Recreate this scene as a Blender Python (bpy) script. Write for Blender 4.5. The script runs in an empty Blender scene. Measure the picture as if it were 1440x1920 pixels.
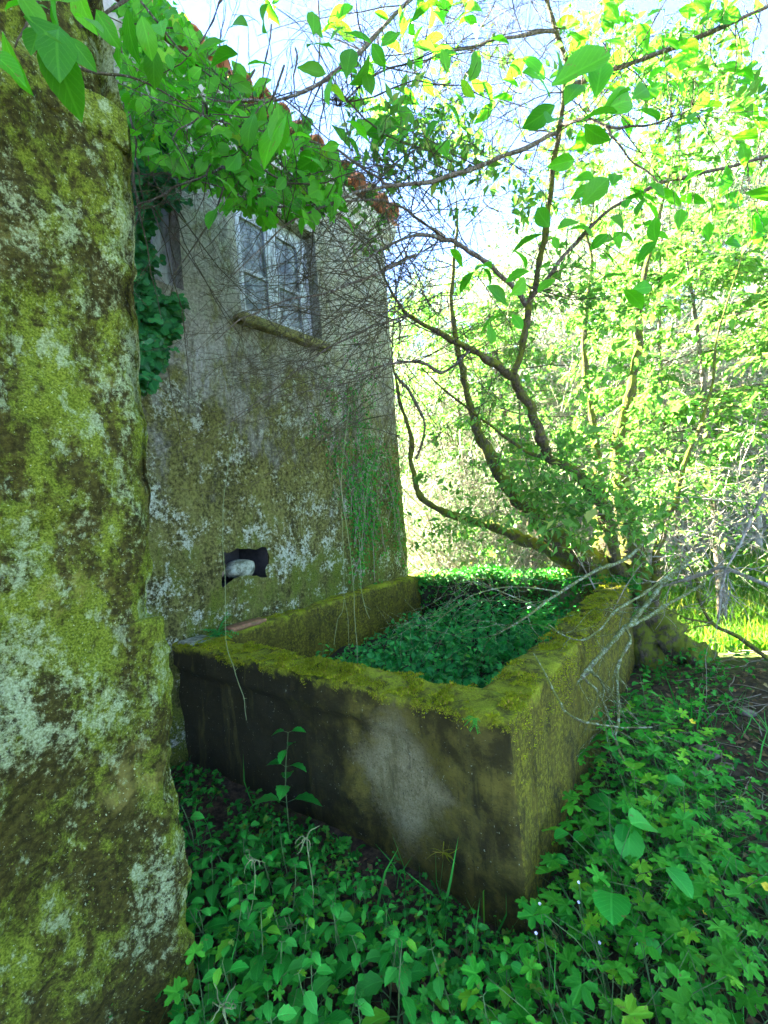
import bpy, math, random
import numpy as np
from mathutils import Vector, Matrix

# ------------------------------------------------------------------ camera, sky, sun, exposure
scene = bpy.context.scene
col = scene.collection
F, CX, CY = 833.0, 720.0, 960.0          # focal length and centre of the 1440 x 1920 photograph
CAM = np.array([0.0, 0.0, 1.6])
_y, _r, _p = math.radians(36.7), math.radians(4.5), math.radians(-0.4)
FWD = np.array([-math.sin(_y) * math.cos(_p), math.cos(_y) * math.cos(_p), math.sin(_p)])
_r0 = np.array([math.cos(_y), math.sin(_y), 0.0])
_u0 = np.cross(_r0, FWD)
RGT = _r0 * math.cos(_r) - _u0 * math.sin(_r)
UPV = _u0 * math.cos(_r) + _r0 * math.sin(_r)
cd = bpy.data.cameras.new('camera')
cam = bpy.data.objects.new('camera', cd)
col.objects.link(cam)
cam.matrix_world = Matrix(((RGT[0], UPV[0], -FWD[0], CAM[0]), (RGT[1], UPV[1], -FWD[1], CAM[1]),
                           (RGT[2], UPV[2], -FWD[2], CAM[2]), (0, 0, 0, 1)))
cd.sensor_fit = 'HORIZONTAL'
cd.sensor_width = 36.0
cd.lens = 36.0 * F / 1440.0
cd.clip_start = 0.05
cd.clip_end = 1000.0
scene.camera = cam

SUN_EL, SUN_AZ = math.radians(34), math.radians(83)      # azimuth from +Y towards -X (behind the house)
SUN_DIR = Vector((-math.sin(SUN_AZ) * math.cos(SUN_EL), math.cos(SUN_AZ) * math.cos(SUN_EL), math.sin(SUN_EL)))
w = bpy.data.worlds.new('World')
scene.world = w
w.use_nodes = True
nt = w.node_tree
sky = nt.nodes.new('ShaderNodeTexSky')
sky.sky_type = 'NISHITA'
sky.sun_disc = False
sky.sun_elevation = SUN_EL
sky.sun_rotation = -SUN_AZ
sky.air_density = 0.3
sky.dust_density = 0.0
sky.ozone_density = 3.0
bg = nt.nodes['Background']
bg.inputs['Strength'].default_value = 0.055
nt.links.new(sky.outputs[0], bg.inputs[0])
sd = bpy.data.lights.new('sun', 'SUN')
sd.energy = 4.4
sd.angle = math.radians(0.5)
sd.color = (1.0, 0.94, 0.82)
so = bpy.data.objects.new('sun', sd)
so.rotation_euler = SUN_DIR.to_track_quat('Z', 'Y').to_euler()
so.location = (-20, 20, 30)
col.objects.link(so)
scene.view_settings.view_transform = 'Standard'
scene.view_settings.look = 'None'
scene.view_settings.exposure = 5.25
scene.view_settings.gamma = 1.0
scene.view_settings.use_curve_mapping = False
cy = scene.cycles
cy.max_bounces = 9
cy.diffuse_bounces = 6
cy.glossy_bounces = 2
cy.transmission_bounces = 4
cy.transparent_max_bounces = 4
cy.caustics_reflective = False
cy.caustics_refractive = False
cy.use_denoising = True
cy.sample_clamp_indirect = 6.0

HAZE = 0.001
rng = np.random.default_rng(7)
random.seed(7)


# ------------------------------------------------------------------ geometry helpers
def ray(px, py):
    return RGT * (px - CX) / F - UPV * (py - CY) / F + FWD


def at(px, py, d):
    return CAM + ray(px, py) * d


def on_z(px, py, z):
    v = ray(px, py)
    return CAM + v * (z - CAM[2]) / v[2]


def on_x(px, py, x):
    v = ray(px, py)
    return CAM + v * x / v[0]


_tab = [np.random.default_rng(100 + i).random((32, 32, 32)) for i in range(3)]


def vnoise(P, scale=1.0, seed=0):
    P = np.asarray(P, float) * scale + seed * 7.31
    t = _tab[seed % 3]
    i = np.floor(P).astype(int)
    f = P - i
    f = f * f * (3 - 2 * f)
    i0, i1 = i & 31, (i + 1) & 31
    x0, y0, z0 = i0.T
    x1, y1, z1 = i1.T
    fx, fy, fz = f.T
    a = t[x0, y0, z0] * (1 - fx) + t[x1, y0, z0] * fx
    b = t[x0, y1, z0] * (1 - fx) + t[x1, y1, z0] * fx
    c = t[x0, y0, z1] * (1 - fx) + t[x1, y0, z1] * fx
    d = t[x0, y1, z1] * (1 - fx) + t[x1, y1, z1] * fx
    return ((a * (1 - fy) + b * fy) * (1 - fz) + (c * (1 - fy) + d * fy) * fz) * 2 - 1


def fbm(P, scale=1.0, seed=0, octs=4, gain=0.5):
    s, a, out = scale, 1.0, 0
    for k in range(octs):
        out = out + a * vnoise(P, s, seed + k)
        s *= 2.03
        a *= gain
    return out


def smooth(e0, e1, x):
    t = np.clip((x - e0) / (e1 - e0), 0, 1)
    return t * t * (3 - 2 * t)


def origin(parent):
    if parent is None:
        return np.zeros(3)
    o, L = parent, np.zeros(3)
    while o is not None:
        L = L + np.array(o.location)
        o = o.parent
    return L


def mesh(name, V, Fc, mat=None, uv=None, smooth_shade=True):
    """V (n,3); Fc (m,k) array or list of arrays of the same-width faces."""
    me = bpy.data.meshes.new(name)
    V = np.asarray(V, dtype=np.float32)
    if isinstance(Fc, np.ndarray):
        Fc = [Fc]
    Fc = [np.asarray(f, dtype=np.int32) for f in Fc if len(f)]
    nl = sum(f.size for f in Fc)
    nf = sum(len(f) for f in Fc)
    me.vertices.add(len(V))
    me.vertices.foreach_set('co', V.ravel())
    me.loops.add(nl)
    me.loops.foreach_set('vertex_index', np.concatenate([f.ravel() for f in Fc]))
    me.polygons.add(nf)
    tot = np.concatenate([np.full(len(f), f.shape[1], np.int32) for f in Fc])
    start = np.concatenate([[0], np.cumsum(tot)[:-1]]).astype(np.int32)
    me.polygons.foreach_set('loop_start', start)
    me.polygons.foreach_set('loop_total', tot)
    if uv is not None:
        l = me.uv_layers.new(name='UVMap')
        idx = np.concatenate([f.ravel() for f in Fc])
        l.data.foreach_set('uv', np.asarray(uv, np.float32)[idx].ravel())
    me.update(calc_edges=True)
    me.validate()
    me.polygons.foreach_set('use_smooth', np.full(len(me.polygons), smooth_shade))
    if mat is not None:
        me.materials.append(mat)
    return me


def tag(o, label=None, cat=None, group=None, kind=None):
    if label:
        o['label'] = label
    if cat:
        o['category'] = cat
    if group:
        o['group'] = group
    if kind:
        o['kind'] = kind
    return o


def obj(name, me, parent=None, loc=None):
    o = bpy.data.objects.new(name, me)
    col.objects.link(o)
    if parent is not None:
        o.parent = parent
    if loc is not None:
        o.location = loc
    return o


def put(name, V, Fc, mat, parent=None, uv=None, kind=None, smooth_shade=True):
    V = np.asarray(V, float) - origin(parent)
    o = obj(name, mesh(name, V, Fc, mat, uv, smooth_shade), parent)
    if kind:
        o['kind'] = kind
    return o


def empty(name, loc, label=None, cat=None, group=None):
    o = bpy.data.objects.new(name, None)
    o.empty_display_size = 0.1
    col.objects.link(o)
    o.location = [float(c) for c in loc]
    return tag(o, label, cat, group)


def join(parts):
    """parts: list of (V, list of face arrays) -> V, faces by width"""
    Vs, by, n = [], {}, 0
    for V, fs in parts:
        if isinstance(fs, np.ndarray):
            fs = [fs]
        Vs.append(V)
        for f in fs:
            if len(f):
                by.setdefault(f.shape[1], []).append(np.asarray(f) + n)
        n += len(V)
    return np.concatenate(Vs), [np.concatenate(v) for v in by.values()]


def catmull(P, n):
    """P (k,m) control rows -> n*(k-1)+1 rows"""
    P = np.asarray(P, float)
    A = np.vstack([2 * P[0] - P[1], P, 2 * P[-1] - P[-2]])
    out = []
    for i in range(1, len(A) - 2):
        t = np.linspace(0, 1, n, endpoint=False)[:, None]
        p0, p1, p2, p3 = A[i - 1], A[i], A[i + 1], A[i + 2]
        out.append(0.5 * ((2 * p1) + (-p0 + p2) * t + (2 * p0 - 5 * p1 + 4 * p2 - p3) * t ** 2 + (-p0 + 3 * p1 - 3 * p2 + p3) * t ** 3))
    out.append(P[-1:])
    return np.concatenate(out)


def tube(P, r, sides=6, rough=0.0):
    P = np.asarray(P, float)
    n = len(P)
    r = np.broadcast_to(np.asarray(r, float), (n,))
    T = np.gradient(P, axis=0)
    T /= np.linalg.norm(T, axis=1, keepdims=True) + 1e-9
    ref = np.array([0.31, 0.17, 0.93])
    A = np.cross(T, ref)
    bad = np.linalg.norm(A, axis=1) < 0.2
    A[bad] = np.cross(T[bad], [1, 0.1, 0])
    A /= np.linalg.norm(A, axis=1, keepdims=True)
    B = np.cross(T, A)
    a = np.linspace(0, 2 * math.pi, sides, endpoint=False)
    rr = r[:, None] * np.ones(sides)[None]
    V = P[:, None] + (A[:, None] * np.cos(a)[None, :, None] + B[:, None] * np.sin(a)[None, :, None]) * rr[..., None]
    V = V.reshape(-1, 3)
    if rough:
        V = V + (V - np.repeat(P, sides, 0)) * (rough * fbm(V, 14, 1, 3))[:, None]
    i = np.arange(n - 1)[:, None] * sides
    k = np.arange(sides)[None]
    k1 = (k + 1) % sides
    Q = np.stack([i + k, i + k1, i + sides + k1, i + sides + k], -1).reshape(-1, 4)
    V = np.vstack([V, P[:1], P[-1:]])
    c0, c1 = n * sides, n * sides + 1
    kk = np.arange(sides)
    Tr = np.concatenate([np.stack([np.full(sides, c0), (kk + 1) % sides, kk], -1),
                         np.stack([np.full(sides, c1), (n - 1) * sides + kk, (n - 1) * sides + (kk + 1) % sides], -1)])
    return V, [Q, Tr]


def thin(P, r, sides=4):
    return tube(P, r, sides)


def grid_sheet(us, vs):
    n, m = len(us), len(vs)
    U, Vv = np.meshgrid(us, vs, indexing='ij')
    i = np.arange(n - 1)[:, None] * m
    k = np.arange(m - 1)[None]
    Q = np.stack([i + k, i + m + k, i + m + k + 1, i + k + 1], -1)
    return U.ravel(), Vv.ravel(), Q


def rough_box(lo, hi, cell, fn=None, skip=()):
    """closed box with subdivided, welded faces; fn(P, N) displaces"""
    lo, hi = np.array(lo, float), np.array(hi, float)
    parts = []
    for ax in range(3):
        for s in (0, 1):
            if (ax, s) in skip:
                continue
            a, b = [k for k in range(3) if k != ax]
            ua = np.linspace(lo[a], hi[a], max(2, int((hi[a] - lo[a]) / cell) + 1))
            ub = np.linspace(lo[b], hi[b], max(2, int((hi[b] - lo[b]) / cell) + 1))
            U, W, Q = grid_sheet(ua, ub)
            P = np.zeros((len(U), 3))
            P[:, a], P[:, b], P[:, ax] = U, W, (hi if s else lo)[ax]
            Q = Q.reshape(-1, 4)
            flip = (s == 1) == (ax == 1)
            parts.append((P, Q[:, ::-1] if flip else Q))
    V, Fs = join(parts)
    Fs = Fs[0]
    key = np.round(V * 10000).astype(np.int64)
    _, idx, inv = np.unique(key, axis=0, return_index=True, return_inverse=True)
    V = V[idx]
    Fs = inv.reshape(-1)[Fs]
    if fn is not None:
        V = fn(V)
    return V, Fs


def frames(D, N):
    """rotation matrices with local y along D and local z near N"""
    D = D / (np.linalg.norm(D, axis=-1, keepdims=True) + 1e-9)
    X = np.cross(D, N)
    X /= np.linalg.norm(X, axis=-1, keepdims=True) + 1e-9
    Z = np.cross(X, D)
    return np.stack([X, D, Z], -1)


def rdir(n, r=rng):
    v = r.normal(size=(n, 3))
    return v / np.linalg.norm(v, axis=1, keepdims=True)


# ------------------------------------------------------------------ leaf templates: (V, [faces], uv); y runs from stalk to tip
def leaf_ovate(width=0.55, n=5, peak=0.45, tip=1.0, serr=0.0, droop=0.18, fold=0.25, wave=0.0, seed=0):
    r = np.random.default_rng(seed)
    t = np.linspace(0, 1, n + 1)
    prof = np.sin(np.pi * np.power(t, math.log(0.5) / math.log(peak))) ** tip * width * 0.5
    prof[0] = 0.02
    prof[-1] = 0
    if serr:
        prof = prof * (1 + serr * (np.arange(n + 1) % 2 * 2 - 1))
        prof[-1] = 0
    z = -droop * t ** 2 + 0.04 * np.sin(t * 3)
    V, uv = [], []
    for k in range(n + 1):
        for s in (-1, 0, 1):
            zz = z[k] + abs(s) * prof[k] * fold + (r.normal() * wave if s else 0)
            V.append((s * prof[k], t[k], zz))
            uv.append((t[k], 0.5 + s * prof[k] / max(width, 1e-3)))
    Q = []
    for k in range(n):
        a = 3 * k
        Q += [(a, a + 1, a + 4, a + 3), (a + 1, a + 2, a + 5, a + 4)]
    return np.array(V), [np.array(Q)], np.array(uv)


def leaf_lobed(lobes=5, depth=0.3, teeth=1, cup=0.15, seed=0, spread=5.2, seg=4):
    r = np.random.default_rng(seed)
    n = lobes * seg
    a = np.linspace(-spread / 2, spread / 2, n + 1)
    ph = np.linspace(0, lobes, n + 1)
    rad = 0.5 * (1 - depth * (0.5 + 0.5 * np.cos(ph * 2 * np.pi)) ** 1.8)
    if seg > 4:
        rad *= 1 + .07 * np.cos((np.arange(n + 1) % 2) * np.pi)
    rad *= 1 + 0.12 * np.cos(a) + 0.05 * r.normal(size=n + 1)
    c = np.array([0, 0.42, 0.0])
    V = [c]
    uv = [(0.4, 0.5)]
    for k in range(n + 1):
        x, y = math.sin(a[k]) * rad[k], math.cos(a[k]) * rad[k]
        V.append((x, 0.42 + y, cup * rad[k] + 0.04 * math.cos(ph[k] * 2 * math.pi) + r.normal() * 0.015))
        uv.append((0.42 + y, 0.5 + x))
    T = [(0, k + 2, k + 1) for k in range(n)]
    return np.array(V), [np.array(T)], np.array(uv)


def leaf_simple(width=0.5, fold=0.2, droop=0.15):
    h = width / 2
    V = np.array([(0, 0, 0), (-h, .45, fold * h), (0, .5, 0), (h, .45, fold * h), (0, 1, -droop)])
    T = np.array([(0, 2, 1), (0, 3, 2), (1, 2, 4), (2, 3, 4)])
    uv = np.array([(0, .5), (.45, 0), (.5, .5), (.45, 1), (1, .5)])
    return V, [T], uv


def scatter(tmpl, P, R, S):
    """instances of a template -> V, faces, uv"""
    V0, F0, U0 = tmpl
    n, k = len(P), len(V0)
    S = np.broadcast_to(np.asarray(S, float), (n,))
    V = np.einsum('nij,kj->nki', R, V0) * S[:, None, None] + P[:, None]
    off = (np.arange(n) * k)[:, None, None]
    Fs = [(f[None] + off).reshape(-1, f.shape[1]) for f in F0]
    return V.reshape(-1, 3), Fs, np.tile(U0, (n, 1))


def scatter_many(tmpls, P, R, S):
    n = len(P)
    S = np.broadcast_to(np.asarray(S, float), (n,))
    idx = np.arange(n) % len(tmpls)
    parts, uvs = [], []
    for k, t in enumerate(tmpls):
        m = idx == k
        if m.any():
            V, Fs, U = scatter(t, P[m], R[m], S[m])
            parts.append((V, Fs))
            uvs.append(U)
    V, Fs = join(parts)
    return V, Fs, np.concatenate(uvs)


# ------------------------------------------------------------------ materials
class Mat:
    def __init__(s, name):
        s.m = bpy.data.materials.new(name)
        s.m.use_nodes = True
        s.t = s.m.node_tree
        s.t.nodes.clear()
        s.out = s.t.nodes.new('ShaderNodeOutputMaterial')

    def n(s, typ, **kw):
        nd = s.t.nodes.new('ShaderNode' + typ)
        for k, v in kw.items():
            if k in nd.bl_rna.properties and k not in nd.inputs:
                setattr(nd, k, v)
            else:
                s.set(nd, k, v)
        return nd

    def set(s, nd, k, v):
        sock = nd.inputs[k] if not isinstance(k, int) else nd.inputs[k]
        if isinstance(v, bpy.types.NodeSocket):
            s.t.links.new(v, sock)
        else:
            sock.default_value = v

    def coord(s, kind='Object'):
        return s.n('TexCoord').outputs[kind]

    def mapping(s, vec, scale=(1, 1, 1), rot=(0, 0, 0), loc=(0, 0, 0)):
        nd = s.n('Mapping')
        s.set(nd, 'Vector', vec)
        nd.inputs['Scale'].default_value = scale
        nd.inputs['Rotation'].default_value = rot
        nd.inputs['Location'].default_value = loc
        return nd.outputs[0]

    def noise(s, vec, scale, detail=6, rough=0.6, dist=0.0):
        nd = s.n('TexNoise')
        s.set(nd, 'Vector', vec)
        nd.inputs['Scale'].default_value = scale
        nd.inputs['Detail'].default_value = detail
        nd.inputs['Roughness'].default_value = rough
        nd.inputs['Distortion'].default_value = dist
        return nd.outputs['Fac']

    def ramp(s, fac, lo, hi):
        nd = s.n('MapRange', interpolation_type='SMOOTHSTEP')
        s.set(nd, 'Value', fac)
        nd.inputs['From Min'].default_value = lo
        nd.inputs['From Max'].default_value = hi
        return nd.outputs[0]

    def math(s, op, a, b=0.0):
        nd = s.n('Math', operation=op)
        s.set(nd, 0, a)
        s.set(nd, 1, b)
        return nd.outputs[0]

    def mix(s, fac, a, b):
        nd = s.n('Mix', data_type='RGBA')
        s.set(nd, 0, fac)
        for i, v in ((6, a), (7, b)):
            if isinstance(v, bpy.types.NodeSocket):
                s.t.links.new(v, nd.inputs[i])
            else:
                nd.inputs[i].default_value = (*v, 1)
        return nd.outputs[2]

    def xyz(s, vec):
        nd = s.n('SeparateXYZ')
        s.set(nd, 0, vec)
        return nd.outputs

    def bump(s, h, strength=0.5, dist=0.02, normal=None):
        nd = s.n('Bump')
        s.set(nd, 'Height', h)
        nd.inputs['Strength'].default_value = strength
        nd.inputs['Distance'].default_value = dist
        if normal is not None:
            s.set(nd, 'Normal', normal)
        return nd.outputs[0]

    def principled(s, color, rough=0.8, normal=None, spec=0.3, metallic=0.0):
        nd = s.n('BsdfPrincipled')
        if isinstance(color, tuple):
            color = (*color, 1)
        s.set(nd, 'Base Color', color)
        s.set(nd, 'Roughness', rough)
        nd.inputs['Specular IOR Level'].default_value = spec
        nd.inputs['Metallic'].default_value = metallic
        if normal is not None:
            s.set(nd, 'Normal', normal)
        return nd.outputs[0]

    def done(s, shader):
        s.t.links.new(shader, s.out.inputs['Surface'])
        return s.m


def leaf_material(name, c1, c2, c3=None, trans=0.45, tcol=None, rough=0.45, vein=0.25, hole=False, rare=0.86):
    """c1/c2: two leaf colours mixed per leaf, c3: rare yellowing; translucent towards tcol"""
    m = Mat(name)
    geo = m.n('NewGeometry')
    oi = m.n('ObjectInfo')
    r1 = m.math('FRACT', m.math('ADD', geo.outputs['Random Per Island'], oi.outputs['Random']))
    c = m.mix(r1, c1, c2)
    r2 = m.math('FRACT', m.math('MULTIPLY', r1, 7.13))
    if c3:
        c = m.mix(m.ramp(r2, rare, rare + 0.09), c, c3)
    uv = m.xyz(m.coord('UV'))
    av = m.math('ABSOLUTE', m.math('SUBTRACT', uv[1], 0.5))
    mid = m.math('SUBTRACT', 1.0, m.ramp(av, 0.015, 0.05))
    st = m.math('SINE', m.math('MULTIPLY', m.math('SUBTRACT', uv[0], m.math('MULTIPLY', av, 0.9)), 44.0))
    ribs = m.math('MULTIPLY', m.ramp(st, 0.75, 1.0), 0.5)
    v = m.math('MAXIMUM', mid, ribs)
    nz = m.noise(m.coord('Object'), 35, 3, 0.6)
    lighter = tuple(min(1, x * 1.7 + 0.02) for x in c2)
    c = m.mix(m.math('MULTIPLY', v, vein), c, lighter)
    cmb = m.n('CombineXYZ')
    m.set(cmb, 0, uv[0]); m.set(cmb, 1, uv[1]); m.set(cmb, 2, m.math('MULTIPLY', r1, 40.0))
    spot = m.math('MULTIPLY', m.ramp(m.noise(cmb.outputs[0], 5.5, 3, 0.6), 0.62, 0.68), m.ramp(r2, 0.45, 0.6))
    c = m.mix(m.math('MULTIPLY', spot, 0.75), c, (0.16, 0.11, 0.03))
    hs = m.n('HueSaturation')
    m.set(hs, 'Color', c)
    m.set(hs, 'Value', m.math('ADD', 0.6, m.math('ADD', m.math('MULTIPLY', r2, 0.6), m.math('MULTIPLY', nz, 0.3))))
    c = hs.outputs[0]
    nrm = m.bump(m.math('SUBTRACT', m.math('MULTIPLY', nz, 0.4), v), 0.25, 0.004)
    b = m.principled(c, rough, nrm, 0.2)
    tr = m.n('BsdfTranslucent')
    tc = m.n('Mix', data_type='RGBA', blend_type='MULTIPLY')
    tc.inputs[0].default_value = 1.0
    m.t.links.new(c, tc.inputs[6])
    tcol = tcol or (1.9, 1.7, 0.8)
    tc.inputs[7].default_value = (*tcol, 1)
    m.t.links.new(tc.outputs[2], tr.inputs['Color'])
    ms = m.n('MixShader')
    ms.inputs[0].default_value = trans
    m.t.links.new(b, ms.inputs[1])
    m.t.links.new(tr.outputs[0], ms.inputs[2])
    return m.done(ms.outputs[0])


M = {}
M['leaf_near'] = leaf_material('near_leaf', (0.05, 0.25, 0.008), (0.10, 0.32, 0.012), (0.36, 0.34, 0.02), 0.5, (1.25, 1.7, 0.8), rare=0.95)
M['leaf_ivy'] = leaf_material('ivy_leaf', (0.012, 0.10, 0.02), (0.03, 0.17, 0.035), None, 0.2, rough=0.3)
M['leaf_herb'] = leaf_material('herb_leaf', (0.014, 0.24, 0.016), (0.05, 0.33, 0.035), (0.09, 0.29, 0.012), 0.18, (1.2, 1.7, 0.7), 0.5)
M['leaf_geranium'] = leaf_material('geranium_leaf', (0.02, 0.25, 0.012), (0.07, 0.34, 0.018), (0.13, 0.33, 0.012), 0.18, (1.3, 1.7, 0.7), 0.55)
M['leaf_cover'] = leaf_material('ground_cover_leaf', (0.009, 0.14, 0.008), (0.035, 0.24, 0.016), (0.09, 0.16, 0.012), 0.18, (1.2, 1.7, 0.7), 0.6)
M['leaf_tank'] = leaf_material('tank_weed_leaf', (0.007, 0.15, 0.02), (0.035, 0.29, 0.045), None, 0.15, (1.2, 1.7, 0.8), 0.5)
M['leaf_wood'] = leaf_material('woodland_leaf', (0.09, 0.17, 0.05), (0.16, 0.24, 0.10), (0.34, 0.33, 0.2), 0.42, (1.15, 1.3, 1.1), 0.4)
M['leaf_wood_dark'] = leaf_material('dark_woodland_leaf', (0.08, 0.14, 0.045), (0.15, 0.2, 0.08), (0.36, 0.32, 0.2), 0.4, (1.3, 1.35, 1.1), 0.5)
M['leaf_spray'] = leaf_material('spray_leaf', (0.07, 0.20, 0.025), (0.13, 0.27, 0.045), (0.30, 0.32, 0.08), 0.45, (1.25, 1.5, 1.0), 0.5)
M['grass'] = leaf_material('meadow_grass', (0.06, 0.17, 0.012), (0.12, 0.24, 0.02), (0.3, 0.28, 0.06), 0.4, (1.7, 1.8, 0.7), 0.6, 0.0)
M['moss_blade'] = leaf_material('moss_blade', (0.18, 0.21, 0.004), (0.32, 0.355, 0.010), (0.26, 0.19, 0.03), 0.3, (1.2, 1.2, 0.6), 0.8, 0.0)
M['moss_dark'] = leaf_material('wall_moss_blade', (0.07, 0.095, 0.008), (0.17, 0.2, 0.02), (0.3, 0.34, 0.16), 0.15, (1.2, 1.2, 0.6), 0.9, 0.0)
M['dead_leaf'] = leaf_material('dead_leaf', (0.1, 0.055, 0.02), (0.22, 0.14, 0.06), (0.3, 0.22, 0.1), 0.15, (1.2, 1.1, 0.8), 0.8)


def bark_material(name, c1, c2, moss, moss_amt, lichen=0.0, lcol=(0.42, 0.46, 0.38)):
    m = Mat(name)
    p = m.coord('Object')
    n1 = m.noise(p, 16, 8, 0.7)
    n2 = m.noise(m.mapping(p, (3, 3, 0.6)), 26, 6, 0.7)
    c = m.mix(m.ramp(n2, 0.35, 0.68), c1, c2)
    nz = m.xyz(m.n('NewGeometry').outputs['Normal'])[2]
    mk = m.ramp(m.math('ADD', m.math('MULTIPLY', nz, 0.12), n1), 0.62 - moss_amt, 0.8 - moss_amt)
    c = m.mix(mk, c, moss)
    if lichen:
        l = m.ramp(m.noise(p, 45, 6, 0.75), 0.62 - lichen, 0.7 - lichen)
        c = m.mix(l, c, lcol)
    h = m.math('ADD', n2, m.math('MULTIPLY', mk, 0.6))
    return m.done(m.principled(c, 0.9, m.bump(h, 0.9, 0.02), 0.15))


M['bark_moss'] = bark_material('mossy_bark', (0.045, 0.034, 0.018), (0.15, 0.115, 0.07), (0.13, 0.15, 0.012), 0.22)
M['bark'] = bark_material('brown_bark', (0.07, 0.053, 0.035), (0.22, 0.175, 0.125), (0.12, 0.13, 0.03), 0.05, 0.06)
M['bark_pale'] = bark_material('pale_bark', (0.24, 0.20, 0.14), (0.48, 0.42, 0.32), (0.14, 0.16, 0.04), 0.03, 0.08)
M['twig'] = bark_material('twig_bark', (0.05, 0.04, 0.02), (0.15, 0.12, 0.07), (0.12, 0.12, 0.02), 0.08, 0.04)
M['twig_lichen'] = bark_material('lichened_twig', (0.09, 0.078, 0.045), (0.2, 0.18, 0.12), (0.15, 0.17, 0.04), 0.24, 0.12, (0.34, 0.39, 0.24))


def near_wall_material():
    m = Mat('mossy_plaster')
    p = m.coord('Object')
    # growth follows the damp runs that drift across the face
    st = m.mapping(p, (1, 1, 0.62), (0.62, 0, 0))
    big = m.noise(st, 2.6, 5, 0.62)
    mid = m.noise(st, 9, 9, 0.72, 0.3)
    fine = m.noise(p, 55, 7, 0.75)
    vfine = m.noise(p, 170, 4, 0.7)
    dark, brown = (0.030, 0.026, 0.006), (0.10, 0.088, 0.014)
    c = m.mix(m.ramp(fine, 0.35, 0.65), dark, brown)
    moss = m.mix(m.ramp(vfine, 0.35, 0.65), (0.085, 0.115, 0.006), (0.27, 0.33, 0.03))
    mm = m.math('ADD', m.math('MULTIPLY', mid, 0.75), m.math('ADD', m.math('MULTIPLY', big, 0.55), m.math('MULTIPLY', fine, 0.28)))
    c = m.mix(m.ramp(mm, 0.755, 0.87), c, moss)
    ochre = m.noise(m.mapping(p, (1, 1, 1), loc=(3, 1, 5)), 4, 7, 0.7)
    c = m.mix(m.math('MULTIPLY', m.ramp(ochre, 0.56, 0.68), 0.5), c, (0.34, 0.29, 0.06))
    lich = m.math('ADD', m.noise(m.mapping(st, (1, 1, 1), loc=(7, 2, 1)), 5.0, 12, 0.78, 0.1), m.math('MULTIPLY', m.math('SUBTRACT', m.noise(m.mapping(p, loc=(5, 5, 5)), 1.6, 3, 0.5), 0.5), 0.25))
    lz = m.math('ADD', lich, m.math('MULTIPLY', m.math('SUBTRACT', fine, 0.5), 0.5))
    lm = m.math('MAXIMUM', m.ramp(lz, 0.55, 0.66), m.math('MULTIPLY', m.ramp(m.math('ADD', m.noise(m.mapping(st, (1, 1, 1), loc=(1, 9, 4)), 17, 9, 0.75), m.math('MULTIPLY', m.math('SUBTRACT', big, 0.5), 0.5)), 0.575, 0.65), 0.8))
    lc = m.mix(m.ramp(vfine, 0.3, 0.7), (0.20, 0.24, 0.07), (0.52, 0.60, 0.30))
    c = m.mix(lm, c, lc)
    sp = m.ramp(m.noise(p, 115, 3, 0.6), 0.665, 0.70)
    c = m.mix(m.math('MULTIPLY', sp, 0.8), c, (0.5, 0.55, 0.27))
    h = m.math('ADD', m.math('MULTIPLY', fine, 0.8), m.math('ADD', m.math('MULTIPLY', vfine, 0.4), m.math('MULTIPLY', mm, 1.0)))
    return m.done(m.principled(c, 0.95, m.bump(h, 0.8, 0.03), 0.1))


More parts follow.
